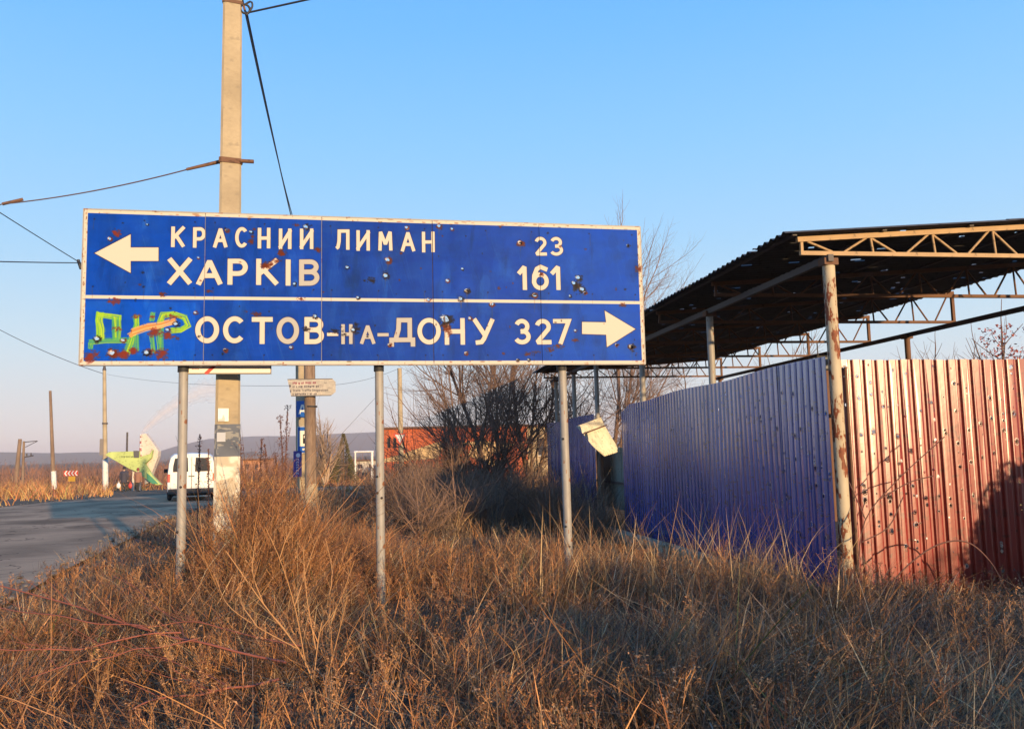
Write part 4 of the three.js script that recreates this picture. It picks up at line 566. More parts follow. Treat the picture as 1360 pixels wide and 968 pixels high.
// ------------------------------------------------------------------ buildings beyond the road
{
  const D = 78, P0 = at(506, 600, D), gy = groundH(P0.x, D), b = thing('orange_building', 'low orange building with a cream zigzag band and slit windows beyond the shrubs', 'building', V(P0.x, gy, -D), .03);
  const top = at(508, 570, D).y - gy, len = 13.5, dep = 9, mO = M({ color: C(.52, .115, .035), map: reuse(tPaint, .3), roughness: .8 }), mCr = M({ color: C(.62, .42, .2), map: reuse(tPaint, .3), roughness: .8 });
  const s = new THREE.Shape([[0, -.5], [len, -.5], [len, top], [0, top]].map(([p, q]) => new THREE.Vector2(p, q))), wins = [.55, 1.1, 1.65].map((x0) => [x0, top - 1.75, .3, .95]);
  wins.push([6.2, 1.9, 1.0, 1.1], [9.2, 1.9, 1.0, 1.1]);
  for (const [x0, y0, w, h] of wins) { const p = new THREE.Path(); p.moveTo(x0, y0); p.lineTo(x0, y0 + h); p.lineTo(x0 + w, y0 + h); p.lineTo(x0 + w, y0); s.holes.push(p); }
  put('front_wall', boxUV(new THREE.ExtrudeGeometry(s, { depth: .3, bevelEnabled: false }).translate(0, 0, -.3)), mO, b);
  put('side_wall', [box(.3, top + .5, dep, .151, top / 2 - .25, -dep / 2 - .3), box(.3, top + .5, dep, len - .151, top / 2 - .25, -dep / 2 - .3)], mO, b); put('rear_wall', box(len, top + .5, .3, len / 2, top / 2 - .25, -dep - .45), mO, b); put('roof', box(len + .3, .16, dep + .9, len / 2, top + .082, -dep / 2 - .1), mRust, b);
  for (const [x0, y0, w, h] of wins) { const q = put('window', [box(w, .05, .05, x0 + w / 2, y0 + .025, -.2), box(w, .05, .05, x0 + w / 2, y0 + h - .025, -.2), box(.05, h - .1, .05, x0 + .025, y0 + h / 2, -.2), box(.05, h - .1, .05, x0 + w - .025, y0 + h / 2, -.2)], mDarkSteel, b); put('pane', box(w - .1, h - .1, .01, x0 + w / 2, y0 + h / 2, -.2), M({ color: C(.03, .02, .02), roughness: .2 }), q); }
  const poly = (pts, z, m, name) => put(name, boxUV(new THREE.ExtrudeGeometry(new THREE.Shape(pts.map(([p, q]) => new THREE.Vector2(p, q))), { depth: .03, bevelEnabled: false }).translate(0, 0, z)), m, b);
  poly([[.05, 2.2], [1.7, 2.62], [5.2, 3.7], [5.9, 3.65], [5.2, 2.2], [2.5, 2.05], [.05, 1.95]], .003, mCr, 'cream_band');
  poly([[7.3, 3.6], [8.4, 3.3], [8.0, 2.4], [10.6, 1.2], [10.2, 2.5], [12.4, 3.4], [9.4, 3.7]], .003, mCr, 'cream_band');
  poly([[1.0, 1.5], [1.25, 1.85], [1.6, 1.8], [1.55, 1.5], [1.75, 1.3], [1.45, .9], [1.4, 1.3], [1.2, 1.45]], .004, mBlack, 'painted_mark');
  const houses = [[620, 735, 567, 92, C(.5, .38, .22), 'cream rendered building behind the bare trees and shrubs'], [322, 346, 611, 120, C(.5, .24, .13), 'small orange rendered house far off beyond the concrete pole'], [470, 500, 612, 120, C(.6, .55, .48), 'low pale block beyond the conifer']];
  for (const [x0, x1, y, d, col, label] of houses) {
    const a = at(x0, 600, d), e = at(x1, 600, d), h = at((x0 + x1) / 2, y, d).y, g0 = groundH(a.x, d), w = e.x - a.x, t = thing('house', label, 'building', V(a.x, g0, -d)), H = h - g0, mm = M({ color: col, map: reuse(tPaint, .3), roughness: .85 });
    const sh = new THREE.Shape([[0, -.4], [w, -.4], [w, H], [0, H]].map(([p, q]) => new THREE.Vector2(p, q))), n = Math.max(2, Math.round(w / 2.6)), hs = []; for (let k = 0; k < n; k++) { const xx = (k + .3) * w / n, ww = w / n * .4, p = new THREE.Path(); p.moveTo(xx, H * .4); p.lineTo(xx, H * .75); p.lineTo(xx + ww, H * .75); p.lineTo(xx + ww, H * .4); sh.holes.push(p); hs.push([xx, ww]); }
    put('front_wall', boxUV(new THREE.ExtrudeGeometry(sh, { depth: .3, bevelEnabled: false }).translate(0, 0, -.3)), mm, t); put('side_wall', [box(.3, H + .4, 6, .151, H / 2 - .2, -3.3), box(.3, H + .4, 6, w - .151, H / 2 - .2, -3.3)], mm, t); put('rear_wall', box(w, H + .4, .3, w / 2, H / 2 - .2, -6.45), mm, t);
    put('roof', box(w + .5, .18, 7.2, w / 2, H + .092, -3.2), mRust, t); for (const [xx, ww] of hs) { const f = put('window', box(ww, .06, .06, xx + ww / 2, H * .4 + .03, -.18), mWhite, t); put('pane', box(ww, H * .35, .01, xx + ww / 2, H * .575, -.2), M({ color: C(.04, .04, .05), roughness: .2 }), f); }
  }
  const gp = at(470, 605, 74), gan = thing('pipe_gantry', 'thin white pipe frame near the left end of the orange building', 'frame', V(gp.x, groundH(gp.x, 74), -74)); const w = at(496, 600, 74).x - gp.x, hh = at(480, 600, 74).y - gan.position.y; put('top_rail', rod(V(0, hh, 0), V(w, hh, 0), .09), mWhite, gan); put('leg', rod(V(w * .92, -.2, 0), V(w * .92, hh, 0), .12), mWhite, gan); put('leg', rod(V(.1, -.2, 0), V(.1, hh, 0), .08), mWhite, gan);
}
// ------------------------------------------------------------------ bare trees and shrubs
function bareTree(R, o) {                       // returns [limb geometry, twig geometry] rooted at the origin
  const limbs = [], twigs = [];
  const seg = (list, a, b, r0, r1, n) => { const g = new THREE.CylinderGeometry(r1, r0, a.distanceTo(b), n, 1, true); const uv = g.attributes.uv; for (let i = 0; i < uv.count; i++) uv.setXY(i, uv.getX(i) * .5, uv.getY(i) * a.distanceTo(b)); list.push(clean(frameAlong(g, a, b))); };
  const grow = (p, d, len, r, depth) => {
    const n = depth > 2 ? 5 : depth > 1 ? 4 : 3, list = depth >= o.depth - 1 ? limbs : twigs, sides = depth >= o.depth - 1 ? 7 : depth > 1 ? 4 : 3; let q = p.clone(), dir = d.clone();
    for (let k = 0; k < n; k++) {
      const t = k / n, ra = mix(r, r * o.taper, t), rb = mix(r, r * o.taper, (k + 1) / n), e = q.clone().addScaledVector(dir, len / n); seg(list, q, e, ra, rb, sides);
      if (depth > 0 && k >= (depth === o.depth ? o.clear : 0)) { const m = depth === o.depth ? o.fork : 1 + (R() < o.dense ? 1 : 0); for (let c = 0; c < m; c++) { const az = R() * 6.283, sp2 = o.spread * (.6 + R() * .7), x = V(Math.cos(az), 0, Math.sin(az)), nd = dir.clone().multiplyScalar(Math.cos(sp2)).addScaledVector(x.addScaledVector(dir, -x.dot(dir)).normalize(), Math.sin(sp2)).normalize(); grow(q.clone().lerp(e, R()), nd, len * (depth === o.depth ? o.first : .52 + R() * .28) * (1 - t * .35), ra * (depth === o.depth ? .5 : .55), depth - 1); } }
      q = e; dir = dir.clone().add(V((R() - .5) * o.kink, o.up * .3 + (R() - .5) * o.kink * .6, (R() - .5) * o.kink)).normalize();
    }
    if (depth > 0) grow(q, dir, len * .5, r * o.taper, depth - 1);
  };
  for (const [dir, len, r] of o.stems) grow(V((R() - .5) * .2, -.15, (R() - .5) * .2), dir.clone().normalize(), len, r, o.depth);
  return [merge(limbs), twigs.length ? merge(twigs) : null];
}
function tree(name, label, cat, x, D, R, o, mats = [mBark, mTwig], group) { const t = thing(name, label, cat, V(x, groundH(x, D), -D), 0, group), [a, b] = bareTree(R, o); put('trunk', a, mats[0], t); if (b) put('crown', b, mats[1], t); return t; }
const TREE = { depth: 3, clear: 1, fork: 3, dense: .42, spread: .7, first: .62, taper: .5, kink: .28, up: .25 }, px2x = (px, D) => at(px, 600, D).x;
tree('bare_tree', 'leaning bare tree with thick forked trunk behind the blue sign', 'tree', px2x(662, 26), 26, rng(21), { ...TREE, stems: [[V(-.3, 1, -.1), 4.4, .085], [V(-.1, 1, .2), 4.0, .06], [V(.25, 1, .1), 3.6, .055], [V(-.6, 1, .1), 3.2, .045]] });
tree('bare_tree', 'bare tree with upright forked stems beside the far end of the blue fence', 'tree', px2x(704, 27), 27, rng(22), { ...TREE, stems: [[V(-.12, 1, 0), 4.6, .08], [V(.35, 1, -.1), 4.0, .06], [V(-.5, 1, .2), 3.2, .045], [V(.1, 1, .3), 3.6, .05]] });
tree('bare_tree', 'low many stemmed bare tree before the orange building', 'tree', px2x(588, 25), 25, rng(27), { ...TREE, dense: .3, stems: [[V(-.5, 1, .1), 2.2, .04], [V(.2, 1, 0), 2.5, .045], [V(-.1, 1, -.3), 2.0, .035], [V(.55, 1, .2), 2.0, .035]] });
tree('bare_tree', 'slender bare tree with fanned stems beside the leaning bare tree', 'tree', px2x(630, 23.5), 23.5, rng(28), { ...TREE, dense: .3, stems: [[V(-.35, 1, .1), 2.9, .045], [V(.15, 1, 0), 3.2, .05], [V(.5, 1, -.2), 2.4, .035]] });
tree('bare_tree', 'tall bare tree rising above the right end of the sign and the shelter roof', 'tree', px2x(806, 30), 30, rng(25), { ...TREE, up: .32, depth: 4, fork: 2, dense: .3, first: .55, stems: [[V(.14, 1, 0), 6.1, .09], [V(.36, 1, .1), 5.6, .07], [V(.55, 1, -.1), 4.4, .05]] }, [mTwig, M({ color: C(.26, .16, .11), roughness: .9 })]);
for (const [px, D, h, s, lab] of [[1048, 30, 6.0, 31, 'bare tree behind the shelter, seen over the blue fence'], [1236, 27, 5.4, 33, 'round bare shrub tree behind the red fence'], [1290, 31, 5.9, 34, 'bare tree behind the red fence beneath the right eaves beam'], [905, 33, 5.4, 35, 'bare tree behind the shelter posts above the blue fence'], [768, 34, 5.4, 36, 'bare tree beyond the far end of the shelter']])
  tree('bare_tree', lab, 'tree', px2x(px, D), D, rng(s), { ...TREE, stems: [[V(.05, 1, 0), h * .55, .09], [V(-.3, 1, .1), h * .5, .07], [V(.35, 1, -.1), h * .45, .06]] });
tree('bare_tree', 'pale bare tree beside the conifer and the wooden pole', 'tree', px2x(432, 70), 70, rng(41), { ...TREE, stems: [[V(-.05, 1, 0), 3.6, .16], [V(-.35, 1, 0), 3.0, .1], [V(.3, 1, 0), 3.2, .1]] }, [M({ color: C(.42, .30, .2), roughness: .9 }), M({ color: C(.38, .26, .17), roughness: .9 })]);
{ // tree with withered red leaves over the red fence
  const R = rng(52), D = 22, t = tree('leafy_tree', 'small tree with withered reddish leaves behind the red fence', 'tree', px2x(1352, D), D, rng(53), { ...TREE, depth: 2, stems: [[V(.05, 1, 0), 3.2, .08], [V(-.2, 1, 0), 2.9, .06], [V(.3, 1, 0), 2.6, .06]] });
  const pos = [], nrm = []; for (let k = 0; k < 1500; k++) { const a = R() * 6.28, r = .95 * Math.sqrt(R()), y = 2.3 + R() * 2.4, c = V(Math.cos(a) * r * (1.15 - (y - 2.3) * .25), y, Math.sin(a) * r), u = V(R() - .5, R() - .5, R() - .5).normalize().multiplyScalar(.05), v = V(R() - .5, R() - .5, R() - .5).normalize().multiplyScalar(.03); if (fbm(c.x * 2 + 9, c.y * 2, 61, 2) < .48) continue; pos.push(...c.clone().add(u).toArray(), ...c.clone().add(v).toArray(), ...c.clone().sub(u).toArray(), ...c.clone().add(u).toArray(), ...c.clone().sub(u).toArray(), ...c.clone().sub(v).toArray()); }
  const g = new THREE.BufferGeometry(); g.setAttribute('position', new THREE.Float32BufferAttribute(pos, 3)); g.computeVertexNormals(); put('leaves', g, M({ color: C(.30, .075, .05), roughness: .8 }), t);
}
{ // conifer
  const R = rng(62), D = 72, x = px2x(456, D), t = thing('conifer', 'small dense conifer beside the pale bare tree', 'tree', V(x, groundH(x, D), -D)); put('trunk', rod(V(0, -.2, 0), V(0, 3.6, 0), .1, .03, 6), mBark, t);
  const pos = []; for (let k = 0; k < 5200; k++) { const y = .25 + R() ** 1.2 * 4.1, rr = (1 - y / 4.5) * 1.45 * (.75 + .4 * fbm(R() * 30, y * 3, 5, 2)), a = R() * 6.28, r = rr * Math.sqrt(.25 + .75 * R()), c = V(Math.cos(a) * r, y, Math.sin(a) * r), u = V(Math.cos(a) * .7, .5 - R(), Math.sin(a) * .7).multiplyScalar(.14), v = V(R() - .5, R() - .5, R() - .5).multiplyScalar(.1); pos.push(...c.clone().add(u).toArray(), ...c.clone().add(v).toArray(), ...c.clone().sub(v).toArray()); }
  const g = new THREE.BufferGeometry(); g.setAttribute('position', new THREE.Float32BufferAttribute(pos, 3)); g.computeVertexNormals(); put('crown', g, M({ color: C(.11, .10, .035), roughness: .9 }), t);
}
{ // thicket of shrubs between the verge and the blue fence
  const kinds = [81, 82, 83, 84].map((s) => { const R = rng(s), st = []; for (let k = 0; k < 9; k++) st.push([V((R() - .5) * 1.5, 1, (R() - .5) * 1.5), .75 + R() * .5, .014 + R() * .008]); return bareTree(R, { depth: 2, clear: 0, fork: 2, dense: .6, spread: .75, first: .65, taper: .5, kink: .4, up: .12, stems: st }); });
  const mS = [M({ color: C(.19, .12, .08), roughness: .95 }), M({ color: C(.25, .15, .10), roughness: .95 })], R = rng(86);
  const spots = []; for (let k = 0; k < 46; k++) { const D = 15.5 + R() * 13, u = D - 9, xf = 3.46 - .15 * u - .9, x = mix(-.155 * D, xf, R()); spots.push([x, D]); }
  const group = 'bare shrubs in the thicket by the blue fence';
  spots.forEach(([x, D], i) => { const t = thing('bare_shrub', 'tangled bare shrub in the shaded thicket between the sign and blue fence', 'shrub', V(x, groundH(x, D), -D), R() * 6.28, group); const s = .6 + R() * .4 + sm(18, 26, D) * .3; t.scale.set(s * 1.2, s, s * 1.2); put('stems', kinds[i % 4][0], mS[i % 2], t); put('twigs', kinds[i % 4][1], mS[(i + 1) % 2], t); });
  // unseen bush added off frame to shade the end of the red fence
  const bR = rng(91), bx = 8.15, bD = 6.0, bush = thing('added_dense_bush', 'dense dark bush added unseen to shade the end of the red fence', 'shrub', V(bx, groundH(bx, bD), -bD)); put('stems', kinds[1][0], mS[0], bush);
  const pos = []; for (let k = 0; k < 17000; k++) { const a = bR() * 6.28, e = Math.acos(bR() * 2 - 1), r = 1.3 * Math.cbrt(bR()) * (.8 + .35 * fbm(a * 2, e * 3, 6, 2)), c = V(Math.cos(a) * Math.sin(e) * r, .92 + Math.cos(e) * r * .88, Math.sin(a) * Math.sin(e) * r), u = V(bR() - .5, bR() - .5, bR() - .5).multiplyScalar(.17), v = V(bR() - .5, bR() - .5, bR() - .5).multiplyScalar(.12); pos.push(...c.clone().add(u).toArray(), ...c.clone().add(v).toArray(), ...c.clone().sub(u).toArray()); }
  const g = new THREE.BufferGeometry(); g.setAttribute('position', new THREE.Float32BufferAttribute(pos, 3)); g.computeVertexNormals(); put('leaves', g, M({ color: C(.06, .055, .03), roughness: .9 }), bush);
}
// ------------------------------------------------------------------ dry grass and weeds
class Growth {                                   // one mesh of leaf-sized faces: everything nobody could count
  constructor() { this.p = []; this.c = []; this.i = []; }
  vert(x, y, z, c) { this.p.push(x, y, z); this.c.push(c[0], c[1], c[2]); return this.p.length / 3 - 1; }
  blade(x, y, z, h, w, la, lean, bend, fa, c, S = 3) {
    const ox = Math.cos(la), oz = Math.sin(la), sx = Math.cos(fa), sz = Math.sin(fa); let l = -1, r = -1;
    for (let s = 0; s <= S; s++) {
      const t = s / S, k = h * (lean * t + bend * t * t), X = x + ox * k, Z = z + oz * k, Y = y + h * t * (1 - .4 * Math.abs(bend) * t), ww = w * .5 * (1 - t * .7);
      if (s === S) { const e = this.vert(X, Y, Z, c); this.i.push(l, r, e); } else { const a = this.vert(X - sx * ww, Y, Z - sz * ww, c), b = this.vert(X + sx * ww, Y, Z + sz * ww, c); if (s) this.i.push(l, r, b, l, b, a); l = a; r = b; }
    }
  }
  strip(pts, w0, w1, fa, c) { const sx = Math.cos(fa), sz = Math.sin(fa); let l, r; pts.forEach((q, k) => { const ww = mix(w0, w1, k / (pts.length - 1)) * .5, a = this.vert(q.x - sx * ww, q.y, q.z - sz * ww, c), b = this.vert(q.x + sx * ww, q.y, q.z + sz * ww, c); if (k) this.i.push(l, r, b, l, b, a); l = a; r = b; }); }
  fleck(x, y, z, s, R, c) { const a = R() * 6.283, u = s * Math.cos(a), v = s * Math.sin(a), t = (R() - .3) * s; const A = this.vert(x + u, y + t, z + v, c), B = this.vert(x - v * .7, y + s * .6, z + u * .7, c), D = this.vert(x - u, y - t, z - v, c); this.i.push(A, B, D); }
  weed(x, y, z, h, spread, R, c, seeds, cs, w = .006) {
    let q = V(x, y - .03, z), d = V((R() - .5) * .5, 1, (R() - .5) * .5).normalize(); const n = 5, main = [q.clone()];
    for (let k = 0; k < n; k++) {
      const e = q.clone().addScaledVector(d, h / n * (k ? 1 : 1.2)); main.push(e.clone());
      if (k > 0) for (let b = 0; b < 3; b++) {
        const az = R() * 6.283, L = h * (.18 + R() * .22) * (1.1 - k / n * .6), o = q.clone().lerp(e, R()), bd = V(Math.cos(az) * spread, .9, Math.sin(az) * spread).normalize(), m = o.clone().addScaledVector(bd, L * .5), t = m.clone().addScaledVector(bd.add(V(0, .35, 0)).normalize(), L * .5);
        this.strip([o, m, t], w * .7, w * .35, R() * 3.14, c);
        for (let f = 0; f < seeds; f++) { const tt = R(), s1 = m.clone().lerp(t, tt * 1.05); this.fleck(s1.x + (R() - .5) * .03, s1.y + (R() - .5) * .03, s1.z + (R() - .5) * .03, .005 + R() * .007, R, cs); }
        if (R() < .7) { const t2 = m.clone().add(V((R() - .5) * L * .5, L * .35, (R() - .5) * L * .5)); this.strip([m, t2], w * .5, w * .25, R() * 3.14, c); for (let f = 0; f < seeds * .6; f++) { const s1 = m.clone().lerp(t2, .4 + .65 * R()); this.fleck(s1.x + (R() - .5) * .02, s1.y, s1.z + (R() - .5) * .02, .005 + R() * .006, R, cs); } }
      }
      q = e; d = d.clone().add(V((R() - .5) * .25, .05, (R() - .5) * .25)).normalize();
    }
    this.strip(main, w, w * .4, R() * 3.14, c);
    for (let f = 0; f < seeds * 2; f++) { const s1 = main[n - 1].clone().lerp(main[n], R() * 1.05); this.fleck(s1.x + (R() - .5) * .025, s1.y, s1.z + (R() - .5) * .025, .005 + R() * .007, R, cs); }
  }
  build(name, label, category) {
    const g = new THREE.BufferGeometry(); g.setAttribute('position', new THREE.BufferAttribute(new Float32Array(this.p), 3)); g.setAttribute('color', new THREE.BufferAttribute(new Float32Array(this.c), 3)); g.setIndex(new THREE.BufferAttribute(new Uint32Array(this.i), 1)); g.computeVertexNormals();
    this.tris = this.i.length / 3; this.p = this.c = this.i = null; return solo(name, g, M({ color: C(1, 1, 1), vertexColors: true, roughness: .9 }), label, category, null, 'stuff');
  }
}
const inYard = (x, D) => { const dx = x - 3.46, dD = D - 9; return { u: (-.15 * dx + dD) / 1.0112, v: (dx + .15 * dD) / 1.0112 }; };
const straw = [[.44, .29, .14], [.36, .22, .10], [.54, .39, .22], [.22, .12, .06], [.14, .08, .045], [.33, .19, .09]], dull = [[.15, .105, .07], [.09, .06, .042], [.23, .165, .11], [.065, .045, .034]], rusty = [[.36, .155, .055], [.46, .22, .08], [.22, .085, .036], [.40, .2, .085], [.13, .055, .03]];
const pick = (list, R) => { const c = list[Math.floor(R() * list.length)], k = .7 + R() * .6; return [c[0] * k, c[1] * k, c[2] * k]; };
const verge = (x, D, R) => { if (onRoad(x, D, .25 - 1.1 * fbm(x * 1.3 + 7, D * 1.3, 44, 2))) return false; const { u, v } = inYard(x, D); return !(u > -.03 && v > -.3 && v < 7 && D < 27) || (u > .1 && v < -.15 && R() < .3); };
const inView = (a, b, pow, R) => { for (;;) { const D = a + (b - a) * R() ** pow, x = (R() * 2 - 1) * (D * .66 + .9); if (verge(x, D, R)) return [x, D]; } };
const bell = (x, D, cx, cD, sx, sD) => Math.exp(-(((x - cx) / sx) ** 2 + ((D - cD) / sD) ** 2));
function tall(x, D) {                            // height of the growth in metres, place by place
  let h = .37 + .15 * (fbm(x * .55 + 3, D * .55, 15, 3) - .5) * 2;
  h = mix(h * .8, h, sm(5, 8, D)); h *= mix(1, .75, sm(-2, -1, x) * sm(8.8, 10, D) * (1 - sm(15, 18, D)));
  h += .84 * bell(x, D, -2.72, 9.25, .6, 1.0);
  h *= mix(1, .5, sm(3.0, 3.7, x) * sm(6.4, 7.6, D) * (1 - sm(9.3, 9.6, D)));
  h += .5 * sm(15, 18, D) * sm(-.18 * D, -.13 * D, x);
  h *= mix(.42, 1, sm(.1, 1.9, x - edgeAt(roadRight, Math.min(D, 117))));
  h *= 1 - .35 * bell(x, D, -1.3, 7.6, .9, 1.5); return h;
}
const warm = (x, D) => .8 * bell(x, D, -2.7, 10.4, 1.4, 2.0) + .6 * bell(x, D, -2.8, 5.2, 1.6, 1.2) + .35 * bell(x, D, -.6, 9.4, 1, 1) + .22 * (1 - sm(0, 3, x)) + .1;
const tint = (x, D, R) => R() < warm(x, D) ? pick(rusty, R) : R() < .26 + .2 * sm(.5, 3, x) + .55 * sm(.42, .62, fbm(x * .6 + 20, D * .6, 18, 3)) ? pick(dull, R) : R() < .035 ? [.09, .12, .035] : pick(straw, R);
{
  const R = rng(2001);
  const clump = (x, D) => sm(.36, .6, fbm(x * 1.1 + 31, D * 1.1, 63, 3));                 // growth stands in clumps with thin ground between
  const tufts = (G, n, a, b, pow, per, spread, w, hk, leanMax, bendMax, S, even = .35) => { for (let k = 0; k < n;) { const [x, D] = inView(a, b, pow, R), cl = clump(x, D); if (R() > even + (1 - even) * cl) continue; k++; const y = groundH(x, D) - .02, h0 = tall(x, D) * hk * (.5 + R() * .6 + .45 * cl), c0 = tint(x, D, R), wind = 6.283 * fbm(x * .5, D * .5, 91, 2) * 2; for (let q = 0; q < per; q++) { const an = R() * 6.283, r = spread * Math.sqrt(R()), kc = .6 + R() * .75; G.blade(x + Math.cos(an) * r, y, -D + Math.sin(an) * r, h0 * (.35 + R() * .85), w * (.5 + R() * 1.0), R() < .55 ? wind + (R() - .5) * 1.4 : R() * 6.283, leanMax * R(), bendMax * (R() - .15), R() * 3.14, [c0[0] * kc, c0[1] * kc, c0[2] * kc], S); } } };
  let G = new Growth(); tufts(G, 2700, 3.5, 12, .85, 16, .15, .007, 1.1, .8, 1.0, 4, .18); tufts(G, 2600, 12, 30, .8, 20, .3, .010, 1.05, .6, .8, 3); G.build('dry_grass', 'dry straw coloured grass standing all over the roadside verge', 'grass');
  G = new Growth(); tufts(G, 2900, 3.4, 13, .8, 14, .26, .0065, .5, 2.6, 2.2, 3, .45); G.build('matted_grass', 'low matted dead grass tangled over the verge soil', 'grass');
  G = new Growth(); tufts(G, 1300, 3.6, 13, .9, 7, .12, .012, 1.05, .9, 1.5, 4); tufts(G, 1700, 4, 10, .95, 2, .25, .009, 1.75, 1.3, .8, 4);
  for (let k = 0; k < 380; k++) { const D = 8.2 + R() * 3.2, x = .4 + R() * 3.0; if (!verge(x, D, R)) continue; G.blade(x, groundH(x, D), -D, .45 + R() * .7, .008, R() * 6.283, R() * .7, R() * .3, R() * 3.14, pick(straw, R), 4); }
  for (let k = 0; k < 700; k++) { const [x, D] = inView(4, 10, .9, R); if (R() < .2) continue; const a2 = R() * 6.283, L = .5 + R() * .9, y0 = groundH(x, D) + .05 + R() * tall(x, D) * .7, y1 = groundH(x, D) + .05 + R() * tall(x, D) * .9, q = V(x, y0, -D), e = V(x + Math.cos(a2) * L, y1, -D + Math.sin(a2) * L), mm = q.clone().lerp(e, .5).add(V(0, .05 + R() * .12, 0)); G.strip([q, q.clone().lerp(mm, .6), mm, mm.clone().lerp(e, .5), e], .006, .003, R() * 3.14, pick(R() < .5 ? straw : rusty, R)); }   // stems lodged flat across the tangle
  G.build('long_stalks', 'long leaning and fallen straw stalks tangled through the grass', 'grass');
  G = new Growth(); for (let k = 0; k < 2300; k++) { const [x, D] = inView(4, 13, .9, R), cl = clump(x + 40, D); if (R() > .3 + .7 * cl) continue; const c = R() < .45 + warm(x, D) ? pick(rusty, R) : pick(dull.concat(straw.slice(3)), R); G.weed(x, groundH(x, D), -D, tall(x, D) * (.6 + R() * .6 + .5 * cl), .85, R, c, D < 8 ? 3 : 2, pick(R() < .35 + warm(x, D) ? rusty : dull, R), .0068); }
  for (let k = 0; k < 460; k++) { const x = -2.75 + (R() + R() - 1) * 1.2, D = 9.3 + (R() + R() - 1) * 1.6; if (!verge(x, D, R)) continue; G.weed(x, groundH(x, D), -D, tall(x, D) * (.75 + R() * .45), .8, R, pick(rusty, R), 4, pick(rusty, R), .0068); }
  for (let k = 0; k < 1300; k++) { const [x, D] = inView(13, 29, .9, R); G.weed(x, groundH(x, D), -D, tall(x, D) * (.8 + R() * .7), .8, R, pick(dull, R), 2, pick(dull, R), .011); }
  G.build('dry_weeds', 'dead branching weeds with seed fuzz standing through the grass', 'weeds');
  const across = (a, b, pow = 1) => { for (;;) { const D = a + (b - a) * R() ** pow, x = (R() * 2 - 1.2) * D * .62; if (D < 117 && onRoad(x, D, .4)) continue; const { v } = inYard(x, D); if (v > -1 && D < 27) continue; const q = x / D; if (D < 66 && D > 28 && q > -.482 && q < -.40) continue; return [x, D]; } };
  G = new Growth(); for (let k = 0; k < 9000; k++) { const [x, D] = across(27, 125, .8), c0 = pick(rusty.concat([[.5, .31, .12], [.46, .27, .1], [.42, .2, .08]]), R), lf = x < edgeAt(roadLeft, Math.min(D, 117)); for (let q = 0; q < 5; q++) G.blade(x + (R() - .5) * 1.1, groundH(x, D) - .05, -D + (R() - .5) * 1.1, (lf ? .3 + R() * .75 : .2 + R() * .35), .05, R() * 6.283, R() * .6, R() * .6, R() * 3.14, [c0[0] * (.8 + R() * .4), c0[1] * (.8 + R() * .4), c0[2]], 2); } G.build('field_grass', 'pale orange dry grass in the fields across the road', 'grass');
  G = new Growth(); for (let k = 0; k < 1500; k++) { const [x, D] = across(72, 230), c = pick([[.20, .10, .065], [.16, .085, .06], [.26, .125, .075]], R); G.weed(x, groundH(x, D), -D, 1.1 + R() * 1.5 + (D > 120 ? .6 : 0), 1.1, R, c, 0, c, .06); const n = 14; for (let q = 0; q < n; q++) G.blade(x + (R() - .5) * 1.6, groundH(x, D), -D + (R() - .5), .7 + R() * 1.6, .06, R() * 6.28, R() * .5, R() * .4, R() * 3.14, c, 2); } G.build('far_scrub', 'brown bare scrub massed in the far fields across the road', 'scrub');
}
{ // crumbled gravel along the asphalt edge
  const R = rng(2500), list = []; for (let k = 0; k < 700; k++) { const D = 6 + 34 * R() ** 1.4, left = R() < .25, e = left ? edgeAt(roadLeft, D) : edgeAt(roadRight, D), x = e + (left ? -1 : 1) * ((R() + R() - 1) * .55), r = .012 + .03 * R() ** 2; const g = new THREE.IcosahedronGeometry(r, 0).scale(1 + R() * .6, .5 + R() * .4, 1 + R() * .5).rotateY(R() * 6).translate(x, baseH(D) + .005 + (onRoad(x, D) ? .01 : groundH(x, D) - baseH(D)), -D); const c = .07 + R() * .14; paint(g, [c * 1.2, c, c * .8]); list.push(g); }
  solo('gravel', list, M({ vertexColors: true, roughness: .95 }), 'loose gravel crumbled along the asphalt edge', 'gravel', null, 'stuff');
}
// unseen bushes added behind the camera to lay shade over the near grass
{
  const R = rng(3003), mLeaf = M({ color: C(.14, .075, .04), roughness: .9 });
  [[6.7, -4.6, 2.3, 1.0], [8.3, -4.4, 2.6, 1.2], [10.2, -4.0, 2.4, 1.2], [12.0, -3.4, 2.55, 1.2], [14.0, -2.6, 2.4, 1.2], [16.0, -1.8, 2.5, 1.2]].forEach(([x, D, h, r], i) => {
    const t = thing('added_shade_bush', 'withered leafy bush added unseen to shade the near grass', 'shrub', V(x, groundH(x, D), -D), 0, 'unseen bushes added for shade'), st = []; for (let k = 0; k < 9; k++) { const a = R() * 6.28; st.push(rod(V(0, -.1, 0), V(Math.cos(a) * r * .6, h * (.6 + R() * .3), Math.sin(a) * r * .6), .025, .006, 5)); } put('stems', st, mBark, t);
    const pos = []; for (let k = 0; k < 5200; k++) { const a = R() * 6.28, yy = .1 + R() * (h - .1), rr = r * Math.sqrt(1 - ((yy - h * .42) / (h * .62)) ** 2) * Math.sqrt(R()), c = V(Math.cos(a) * rr, yy, Math.sin(a) * rr), u = V(R() - .5, R() - .5, R() - .5).multiplyScalar(.13), v = V(R() - .5, R() - .5, R() - .5).multiplyScalar(.09); if (!(rr > 0) || fbm(c.x * 2.2 + i * 9, c.y * 2.2 + c.z, 33, 2) < .4) continue; pos.push(...c.clone().add(u).toArray(), ...c.clone().add(v).toArray(), ...c.clone().sub(u).toArray()); }
    const g = new THREE.BufferGeometry(); g.setAttribute('position', new THREE.Float32BufferAttribute(pos, 3)); g.computeVertexNormals(); put('leaves', g, mLeaf, t);
  });
}
